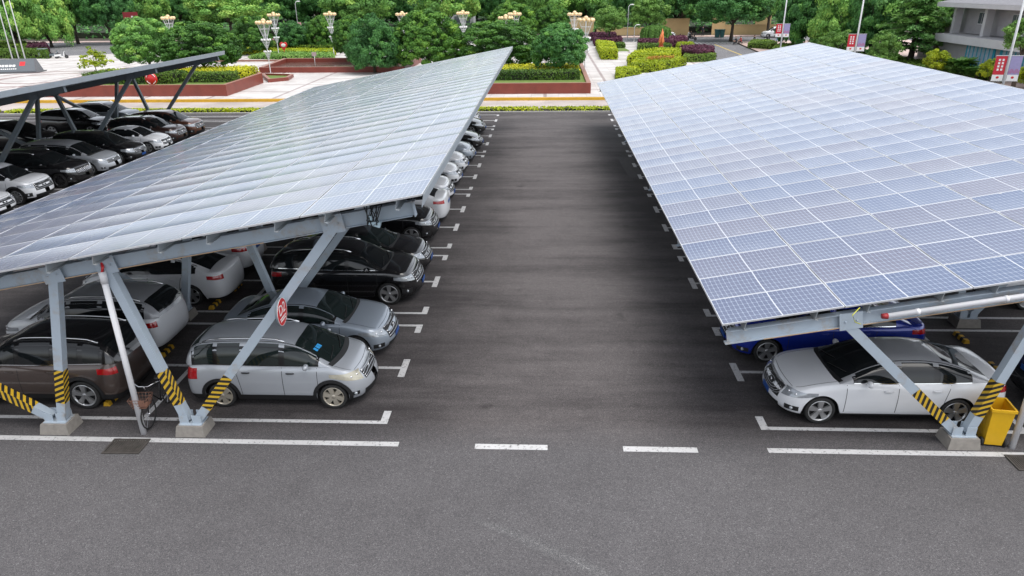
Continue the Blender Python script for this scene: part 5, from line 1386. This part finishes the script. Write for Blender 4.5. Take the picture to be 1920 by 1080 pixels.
# round red pictogram sign in the left planter
t = thing('round_sign', 'red ring shaped sign on a post in the left planter, behind the canopy beam', 'sign', (at_depth(284, 150, 65.6).x, 65.6, at_depth(284, 148, 65.6).z-1.55))
MB().lathe([(.001, -.05), (.56, -.05), (.56, .05), (.001, .05)], 30, c=(0, 0, 1.55), axis='Y').build('disc', M['red'], t); MB().box((0, 0, .5), (.30, .10, 1.0)).build('post', M['red'], t)
mb = MB()
for a0, a1 in ((.4, 1.3), (1.9, 2.8), (3.5, 4.4), (5.0, 5.9)): mb.tube([(.44*math.cos(a), -.06, 1.55+.44*math.sin(a)) for a in np.linspace(a0, a1, 8)], .03, 5)
mb.build('white_ring', M['white'], t)
t = thing('heart_sign', 'small red and white heart sign on the hedge behind the pool', 'sign', tuple(at_depth(533, 96, 106).xy)+(.1,), 0); t.scale = (.75, .75, .85)
mb = MB(); mb.ball((-.35, 0, 1.75), .42, 10, sc=(1, .2, 1)); mb.ball((.35, 0, 1.75), .42, 10, sc=(1, .2, 1)); mb.prism([(-.74, -.07), (.74, -.07), (.74, .07), (-.74, .07)], 1.55, 1.62); mb.add([(-.75, -.06, 1.6), (.75, -.06, 1.6), (0, -.06, .75), (-.75, .06, 1.6), (.75, .06, 1.6), (0, .06, .75)], [(0, 2, 1), (3, 4, 5), (0, 3, 5, 2), (1, 2, 5, 4)]); mb.build('board', M['red'], t)
MB().ball((0, -.10, 1.65), .42, 10, sc=(1.1, .12, .7)).build('white_panel', M['white'], t); MB().tube([(0, 0, 0), (0, 0, .9)], .05, 6).build('post', M['red'], t)
# orange sculpture
t = thing('sculpture', 'slim orange flame sculpture on a pink pedestal among the hedges', 'sculpture', (16.1, 104.0, .1))
MB().lathe([(.42, 0), (.36, .3), (.34, .95), (.40, 1.0), (.001, 1.0)], 14).build('pedestal', M['ped'], t)
mb = MB()
for k in range(4):
    a = k*1.57; mb.tube([(.10*math.cos(a), .10*math.sin(a), .98), (.28*math.cos(a+.7), .28*math.sin(a+.7), 1.6), (.10*math.cos(a+1.6), .10*math.sin(a+1.6), 2.2+.18*k), (.02, .02, 2.6+.22*k)], [.17, .20, .15, .03], 8)
mb.build('figure', M['sculpt'], t)
# banner poles on the right
def banner_pole(px, py0, py1, yy, label, zt=9.5):
    a, b_ = at_depth(px, py0, yy), at_depth(px, py1, yy); t = thing('banner_pole', label, 'banner pole', (a.x, yy, .12), R(-6), 'lamp poles with banner pairs')
    MB().tube([(0, 0, 0), (0, 0, zt)], [.085, .055], 10).build('pole', M['pole_w'], t)
    z1, z0 = a.z, b_.z; h = z1-z0; w = .62
    for s_, nm in ((-1, 'red_banner'), (1, 'violet_banner')):
        x = s_*(w/2+.10); q = MB()
        q.box((x, 0, z0+h*.62), (w, .012, h*.76), mi=0); q.box((x, 0, z0+h*.12), (w, .0122, h*.236), mi=1)
        bo = q.build(nm, [M['banner_r' if s_ < 0 else 'violet'], M['white']], t)
        d_ = MB()
        if s_ < 0:
            for c in (-.09, .11):
                for k in range(4): d_.box((x+c, -.010, z0+h*(.84-.13*k)), (.11, .006, h*.085))
            d_.build('lettering', M['white'], bo)
        else:
            for k in range(7): d_.box((x-.26+.087*k, -.010, z0+h*(.36+.02*(k % 3))), (.07, .006, h*(.12+.04*((k*5) % 3))))
            d_.build('skyline', simple('mauve_print', (.42, .20, .36), .6), bo)
        e_ = MB(); e_.ball((x, -.010, z0+h*.13), .09, 8, sc=(1, .08, .8)); e_.build('emblem', M['red'], bo)
    ar = MB()
    for z in (z1+.02, z0-.02): ar.box((0, 0, z), (1.5, .03, .03))
    ar.build('banner_arm', M['pole_w'], t)
banner_pole(1469, 47, 71, 84, 'left banner pole at the apex of the right canopy, with two banners')
banner_pole(1608, 67, 98, 65, 'middle banner pole with a red and a violet banner before dark trees')
banner_pole(1893, 109, 155, 44.5, 'nearest banner pole with large red lettered banner at the right edge')
def street_lamp(px, py, z, yy, label, flag=False):
    p = at_depth(px, py, yy); t = thing('street_lamp', label, 'street lamp', (p.x, yy, .1), 0, 'plain white street lamps')
    h = p.z; MB().tube([(0, 0, 0), (0, 0, h-.3), (.25, 0, h)], [.09, .06, .05], 8).build('pole', M['pole_w'], t); MB().ball((.55, 0, h+.02), .30, 8, sc=(1.3, .5, .3)).build('lamp_head', M['white'], t)
    if flag: MB().box((.34, 0, h-4.0), (.55, .03, 1.3)).build('flag', simple('pink_flag', (.66, .33, .36), .7), t)
street_lamp(553, 4, 0, 128, 'white street lamp with a pink flag between the tiered lamps', True)
street_lamp(1179, 10, 0, 128, 'slim white street lamp left of the feathery tree')
street_lamp(1190, 48, 0, 126, 'short white post lamp left of the weeping shrub')
# low seats and notice stand by the pool
t = thing('notice_stand', 'small pale notice board on a thin post at the pool', 'notice', tuple(G(592, 130).xy)+(.1,), 0)
MB().tube([(0, 0, 0), (0, 0, 1.5)], .03, 6).build('post', M['pole_w'], t); MB().box((0, 0, 1.65), (.55, .04, .45)).build('board', simple('pale_pink_board', (.55, .42, .42), .6), t)

# ------------------------------------------------------------------ walls and buildings
def wall(label, x0, x1, h, yy, mat='wall_y', name='boundary_wall'):
    t = thing(name, label, 'wall', ((x0+x1)/2, yy, .1)); MB().box((0, 0, h/2), (x1-x0, .3, h)).build('wall', M[mat], t); MB().box((0, 0, h+.05), (x1-x0+.1, .42, .1)).build('coping', M['wall_y'], t)
wall('yellow wall left of the gate behind the slim street tree', 22.0, 27.0, 2.9, 142.4); wall('yellow gate pillar wall right of the gate', 31.2, 33.6, 3.2, 142.0)
wall('lower yellow wall behind the seated people', 33.7, 47, 1.7, 142.4); wall('yellow wall panel behind the twin tiered lamps', 4.6, 9.6, 3.0, 150); wall('long low yellow wall behind the light green trees', 9.8, 21.8, 1.3, 144)
wall('tall yellow wall fragment near the white van', 40.5, 43.5, 4.6, 147)
g_ = thing('sliding_gate', 'low dark iron gate between the yellow walls', 'gate', (29.1, 142.2, .1))
mb = MB(); mb.box((0, 0, .15), (4.0, .06, .06)); mb.box((0, 0, 1.35), (4.0, .06, .06)); mb.build('rails', M['black'], g_)
mb = MB()
for k in range(20): mb.box((-1.9+.2*k, 0, .75), (.035, .035, 1.14))
mb.build('bars', M['black'], g_)
bl = thing('grey_building', 'grey two storey building with blue curtained windows at the right edge', 'building', (44.3, 58, .1))
mb = MB(); mb.box((6, 13.2, 1.4), (12, 27, 2.8)); mb.box((7.0, 13.2, 4.9), (11.0, 27, 2.6)); mb.build('wall', M['wall_g'], bl)
MB().box((5.5, 13.2, 3.15), (13.0, 27.3, .78)).build('balcony_slab', M['wall_lg'], bl)
MB().box((5.5, 13.2, 6.5), (13.6, 28.0, .42)).build('eaves', M['wall_lg'], bl)
rf = MB(); rf.add([(-1.3, -.8, 6.72), (12.3, -.8, 6.72), (12.3, 27.2, 6.72), (-1.3, 27.2, 6.72), (5.5, 5, 8.6), (5.5, 21.4, 8.6)], [(0, 1, 4), (1, 2, 5, 4), (2, 3, 5), (3, 0, 4, 5)]); rf.build('roof', simple('grey_roof_tiles', (.22, .22, .24), .8, var=.2), bl)
for k, yy in enumerate((1, 7.4, 13.8, 20.2, 26.0)):
    MB().box((.55, yy, 4.92), (.75, .50, 2.70)).build('pier', M['wall_lg'], bl)
for k, yy in enumerate((10.5, 16.8, 22.6)):
    f_ = MB(); f_.box((1.46, yy, 5.2), (.08, 1.9, 1.25)); w_ = f_.build('window', M['wall_lg'], bl)
    q = MB()
    for d_ in (-.62, 0, .62): q.box((1.41, yy+d_, 5.2), (.03, .50, 1.05))
    q.build('pane', M['glass_w'], w_)
for yy in (4.2, 10.6, 17.0):
    MB().box((1.44, yy, 4.15), (.10, 5.4, .9)).build('parapet_panel', M['wall_g'], bl)
for k, (y0, y1) in enumerate(((4.4, 9.6), (10.4, 15.9), (16.7, 21.8))):
    f_ = MB(); f_.box((-.03, (y0+y1)/2, 1.72), (.10, y1-y0, 1.95)); w_ = f_.build('curtained_window', M['teal'], bl)
    P_ = np.array([[[-.10+.03*math.sin(a*9), a, z] for a in np.linspace(y0+.35, y1-.35, 90)] for z in (.85, 2.62)]); q = MB(); q.grid(P_); q.build('curtain', M['curtain'], w_)
hs_ = thing('hall_wing', 'grey wing of the building half hidden by the cedar', 'building', (47.5, 86.5, .1))
MB().box((6, 5, 3.2), (12, 10, 6.4)).build('wall', M['wall_g'], hs_); MB().box((6, 5, 6.55), (12.6, 10.6, .3)).build('eaves', M['wall_lg'], hs_); MB().box((-.03, 3, 1.6), (.1, 1.6, 3.0)).build('door', M['black'], hs_); MB().box((3, -.03, 1.6), (1.4, .1, 3.0)).build('side_door', M['trim'], hs_)
far = thing('far_house', 'pale far house glimpsed through the trees beside the left amber lamp head', 'building', (-22, 176, 0))
MB().box((0, 3, 4.5), (10, 6, 9)).build('wall', M['wall_lg'], far); MB().box((0, 3, 9.2), (10.6, 6.6, .4)).build('roof', M['wall_g'], far)
for k in range(4):
    for z in (2, 5, 7.6): MB().box((-3.6+2.4*k, -.03, z), (1.3, .1, 1.4)).build('window', M['glass_w'], far)

# ------------------------------------------------------------------ people and two-wheelers
def person(label, loc, rz, pose='stand', top='cloth_d', legs='cloth_d', group='people by the side street'):
    t = thing('person', label, 'person', loc, rz, group)
    if pose == 'stand': J = {'p': (0, 0, .92), 's': (0, 0, 1.15), 'c': (.0, 0, 1.40), 'n': (.02, 0, 1.53), 'h': (.04, 0, 1.66), 'kl': (.04, .10, .50), 'kr': (-.04, -.10, .50), 'fl': (.02, .11, .06), 'fr': (-.10, -.11, .06), 'tl': (.16, .12, .04), 'tr': (.06, -.12, .04), 'el': (-.03, .26, 1.14), 'er': (.04, -.26, 1.14), 'wl': (.05, .27, .90), 'wr': (.14, -.25, .92)}
    elif pose == 'ride': J = {'p': (0, 0, .78), 's': (.03, 0, 1.0), 'c': (.08, 0, 1.24), 'n': (.12, 0, 1.37), 'h': (.16, 0, 1.50), 'kl': (.42, .14, .72), 'kr': (.42, -.14, .72), 'fl': (.45, .14, .32), 'fr': (.45, -.14, .32), 'tl': (.58, .14, .29), 'tr': (.58, -.14, .29), 'el': (.26, .28, 1.08), 'er': (.26, -.28, 1.08), 'wl': (.52, .24, 1.04), 'wr': (.52, -.24, 1.04)}
    else: J = {'p': (0, 0, .42), 's': (.03, 0, .62), 'c': (.08, 0, .86), 'n': (.12, 0, .99), 'h': (.17, 0, 1.12), 'kl': (.42, .13, .50), 'kr': (.42, -.13, .50), 'fl': (.44, .14, .08), 'fr': (.40, -.14, .08), 'tl': (.57, .15, .05), 'tr': (.53, -.15, .05), 'el': (.18, .25, .66), 'er': (.18, -.25, .66), 'wl': (.40, .14, .60), 'wr': (.40, -.14, .60)}
    J['sl'] = tuple(np.add(J['c'], (0, .17, .02))); J['sr'] = tuple(np.add(J['c'], (0, -.17, .02))); J['hl'] = tuple(np.add(J['p'], (0, .09, -.04))); J['hr'] = tuple(np.add(J['p'], (0, -.09, -.04)))
    J['tp'] = tuple(np.add(J['h'], (.0, 0, .10)))
    rad = dict(p=.15, s=.13, c=.16, n=.055, h=.095, tp=.06, sl=.07, sr=.07, el=.045, er=.045, wl=.032, wr=.032, hl=.10, hr=.10, kl=.062, kr=.062, fl=.045, fr=.045, tl=.035, tr=.035)
    for s_ in 'lr':
        w_ = np.array(J['w'+s_]); e_ = np.array(J['e'+s_]); d_ = (w_-e_)/np.linalg.norm(w_-e_); J['m'+s_] = tuple(w_+d_*.08); rad['m'+s_] = .035
        sd = 1 if s_ == 'l' else -1
        for q in range(4):
            J['f%d%s' % (q, s_)] = tuple(w_+d_*(.155+.012*(q in (1, 2)))+np.array([0, .022*(q-1.5), -.015])); rad['f%d%s' % (q, s_)] = .011
        J['th'+s_] = tuple(w_+d_*.07+np.array([.03, -sd*.045, 0])); rad['th'+s_] = .012
    names = list(J); ed = [('p', 's'), ('s', 'c'), ('c', 'n'), ('n', 'h'), ('h', 'tp'), ('c', 'sl'), ('c', 'sr'), ('sl', 'el'), ('sr', 'er'), ('el', 'wl'), ('er', 'wr'), ('p', 'hl'), ('p', 'hr'), ('hl', 'kl'), ('hr', 'kr'), ('kl', 'fl'), ('kr', 'fr'), ('fl', 'tl'), ('fr', 'tr')]
    for s_ in 'lr': ed += [('w'+s_, 'm'+s_), ('w'+s_, 'th'+s_)]+[('m'+s_, 'f%d%s' % (q, s_)) for q in range(4)]
    me = bpy.data.meshes.new('body_cage'); me.from_pydata([J[n] for n in names], [(names.index(a), names.index(b_)) for a, b_ in ed], [])
    o = bpy.data.objects.new('body_cage', me); COL.objects.link(o)
    o.modifiers.new('skin', 'SKIN'); sv = me.skin_vertices[0].data
    for i, n in enumerate(names): sv[i].radius = (rad[n], rad[n]*(.82 if n in 'psc' else 1)); sv[i].use_root = (n == 'p')
    o.modifiers.new('sub', 'SUBSURF').levels = 1
    dg = bpy.context.evaluated_depsgraph_get(); dg.update(); m2 = bpy.data.meshes.new_from_object(o.evaluated_get(dg)); bpy.data.objects.remove(o)
    m2.materials.clear()
    for m_ in (M[top], M[legs], M['skin']): m2.materials.append(m_)
    zp = J['p'][2]
    for p_ in m2.polygons:
        c = p_.center; nz = J['n'][2]; dw = min((c-Vector(J['wl'])).length, (c-Vector(J['wr'])).length, (c-Vector(J['ml'])).length, (c-Vector(J['mr'])).length)
        leg = c.z < zp-.03 or (pose != 'stand' and c.x > .16 and c.z < zp+.10 and dw > .12)
        p_.material_index = 2 if (c.z > nz-.02 or dw < .12) else (1 if leg else 0); p_.use_smooth = True
    b_ = link('body', m2, t); KIDS.setdefault(t.name, []).append(b_)
    h_ = Vector(J['h']); MB().ball((h_.x-.02, 0, h_.z+.055), .108, 10, sc=(1, .92, .85)).build('hair', M['hair'], t)
    return t
def scooter(label, loc, rz, col, trike=False):
    t = thing('scooter', label, 'scooter', loc, rz)
    for x in (-.60, .68):
        w_ = MB(); w_.lathe([(.13, -.06), (.22, -.06), (.25, -.03), (.25, .03), (.22, .06), (.13, .06)], 18, axis='Y'); wo = w_.build('wheel', M['rubber'], t, (x, 0, .25)); q = MB(); q.lathe([(.135, -.045), (.03, -.05), (.03, .05), (.135, .045)], 12, axis='Y'); q.build('rim', M['rimdark'], wo)
    mb = MB(); mb.box((-.42, 0, .48), (.85, .28, .26), Matrix.Rotation(-.10, 3, 'Y')); mb.box((.10, 0, .30), (.55, .30, .08)); mb.beam((.32, 0, .30), (.50, 0, .98), .30, .08, (1, 0, 0)); mb.build('bodywork', M[col], t)
    MB().ball((-.38, 0, .68), .36, 12, sc=(1.1, .40, .20)).build('seat', M['black'], t)
    mb = MB(); mb.tube([(.68, 0, .25), (.48, 0, 1.0)], .035, 7); mb.tube([(.42, .32, 1.06), (.47, .1, 1.02), (.47, -.1, 1.02), (.42, -.32, 1.06)], .018, 6); mb.build('handlebar', M['black'], t)
    MB().ball((.58, 0, .90), .09, 8, sc=(.6, 1, 1)).build('headlight', M['lamp'], t)
    if trike: MB().box((-1.35, 0, .62), (1.1, .9, .62)).box((-1.35, 0, 1.35), (1.2, 1.0, .05)).build('cargo_box', M['steel_dark'], t)
    return t
p = G(1296, 76, .06); scooter('dark scooter with two riders crossing at the side street junction', (p.x, p.y, .06), 0, 'cloth_d')
person('rider in dark clothes on the scooter at the junction', (p.x-.25, p.y, .06), 0, 'ride', 'cloth_d', 'cloth_d'); person('passenger in pale top behind the scooter rider', (p.x-.62, p.y, .10), 0, 'ride', 'cloth_w', 'cloth_d')
for px, py, lb, c in ((1380, 84, 'seated person in dark clothes nearest the thick street tree', 'cloth_d'), (1389, 83, 'seated person in reddish top beside the white trunked tree', 'cloth_r'), (1415, 81, 'person sitting alone in front of the long hedge mound', 'cloth_d')):
    p = G(px, py, .12); person(lb, (p.x, p.y, .12), R(200), 'sit', c, 'cloth_d'); st_ = thing('stool', 'low dark stool under the '+lb.split(' in ')[0].split(' alone')[0]+(' nearest the thick street tree' if px == 1380 else (' in the reddish top' if px == 1389 else ' near the long hedge mound')), 'stool', (p.x, p.y, .12)); MB().box((0, 0, .30), (.36, .36, .05)).build('seat', M['bark'], st_); 
    for sx in (-.14, .14):
        for sy in (-.14, .14): MB().box((sx, sy, .138), (.04, .04, .274)).build('leg', M['bark'], st_)
p = G(1457, 79, .12); person('person in a light blue coat walking by the white van', (p.x, p.y, .12), R(120), 'stand', 'cloth_b', 'cloth_b')
p = G(1317, 68, .1); person('person in dark clothes standing at the iron gate', (p.x, p.y, .12), R(90), 'stand', 'cloth_d', 'cloth_d')
p = G(1440, 77, .12); scooter('dark motor scooter parked in front of the white van', (p.x, p.y, .12), R(60), 'cloth_d')
p = G(116, 110, .06); scooter('white scooter parked at the left edge of the plaza', (p.x, p.y, .06), R(20), 'white')
p = G(103, 109, .06); scooter('grey roofed cargo tricycle parked beside the white scooter', (p.x, p.y, .06), R(20), 'steel_dark', True)
make_car('white car partly hidden behind the weeping shrub on the cross street', 'car', 'suv', white, (21.0, 135.2, .05), 0, 'sport_utility_vehicle', plate=False)
make_car('white van parked on the cross street behind the left banner pole', 'car', 'van', white, (40.8, 134.6, .05), math.pi, 'van', plate=False, H_=1.9)
for k, (px, lb) in enumerate(((1344, 'left one of two green rubbish bins by the gate pillar'), (1353, 'right one of two green rubbish bins by the gate pillar'))):
    p = G(px, 70, .12); t = thing('rubbish_bin', lb, 'bin', (p.x, p.y, .12), 0, 'green rubbish bins'); mb = MB(); mb.prism(rect(-.35, -.35, .35, .35), 0, .02); mb.add([(-.32, -.32, .05), (.32, -.32, .05), (.32, .32, .05), (-.32, .32, .05), (-.42, -.42, 1.25), (.42, -.42, 1.25), (.42, .42, 1.25), (-.42, .42, 1.25)], [(0, 1, 5, 4), (1, 2, 6, 5), (2, 3, 7, 6), (3, 0, 4, 7)]); mb.build('tub', M['binblue'], t); MB().box((0, 0, 1.31), (.92, .92, .10)).build('lid', M['binblue'], t)
# ------------------------------------------------------------------ camera, light, world
cam = bpy.data.cameras.new('camera'); co = bpy.data.objects.new('camera', cam); COL.objects.link(co)
cam.sensor_fit = 'HORIZONTAL'; cam.sensor_width = 36.0; cam.lens = FPX/1920*36.0; cam.clip_end = 2000; cam.clip_start = .1
r, d, f = AX
co.matrix_world = Matrix(((r.x, -d.x, -f.x, 0), (r.y, -d.y, -f.y, 0), (r.z, -d.z, -f.z, CAMH), (0, 0, 0, 1)))
SC.camera = co
w = bpy.data.worlds.new('World'); SC.world = w; w.use_nodes = True; nt = w.node_tree
bg = nt.nodes['Background']; sky = nt.nodes.new('ShaderNodeTexSky'); sky.sky_type = 'NISHITA'; sky.sun_disc = False
ELEV, AZ = R(72), R(118)
sky.sun_elevation = ELEV; sky.sun_rotation = AZ; sky.dust_density = 3.0; sky.air_density = 1.0; sky.ozone_density = 1.0
hs = nt.nodes.new('ShaderNodeHueSaturation'); hs.inputs['Saturation'].default_value = .30
nt.links.new(sky.outputs[0], hs.inputs['Color']); 
tc = nt.nodes.new('ShaderNodeTexCoord'); sx = nt.nodes.new('ShaderNodeSeparateXYZ'); nt.links.new(tc.outputs['Generated'], sx.inputs[0])
mr = nt.nodes.new('ShaderNodeMapRange'); mr.interpolation_type = 'SMOOTHSTEP'; mr.inputs['From Min'].default_value = 0; mr.inputs['From Max'].default_value = .5; mr.inputs['To Min'].default_value = 1.3; mr.inputs['To Max'].default_value = 1.0
nt.links.new(sx.outputs[2], mr.inputs['Value'])
vm = nt.nodes.new('ShaderNodeVectorMath'); vm.operation = 'SCALE'; nt.links.new(hs.outputs[0], vm.inputs[0]); nt.links.new(mr.outputs[0], vm.inputs['Scale'])   # overcast: bright low cloud
nt.links.new(vm.outputs[0], bg.inputs[0]); bg.inputs[1].default_value = .15
sl = bpy.data.lights.new('sun', 'SUN'); sl.energy = 1.0; sl.angle = R(55); sl.color = (1, .96, .90)
so = bpy.data.objects.new('sun', sl); COL.objects.link(so)
# sky sun_rotation is measured clockwise from +Y seen from above
dirv = Vector((math.sin(AZ)*math.cos(ELEV), math.cos(AZ)*math.cos(ELEV), math.sin(ELEV)))
so.rotation_euler = dirv.to_track_quat('Z', 'Y').to_euler()
SC.view_settings.view_transform = 'Standard'; SC.view_settings.look = 'None'; SC.view_settings.gamma = 1; SC.view_settings.exposure = 0.9
SC.render.engine = 'CYCLES'; SC.cycles.max_bounces = 6; SC.cycles.transparent_max_bounces = 4; SC.cycles.caustics_reflective = False; SC.cycles.caustics_refractive = False
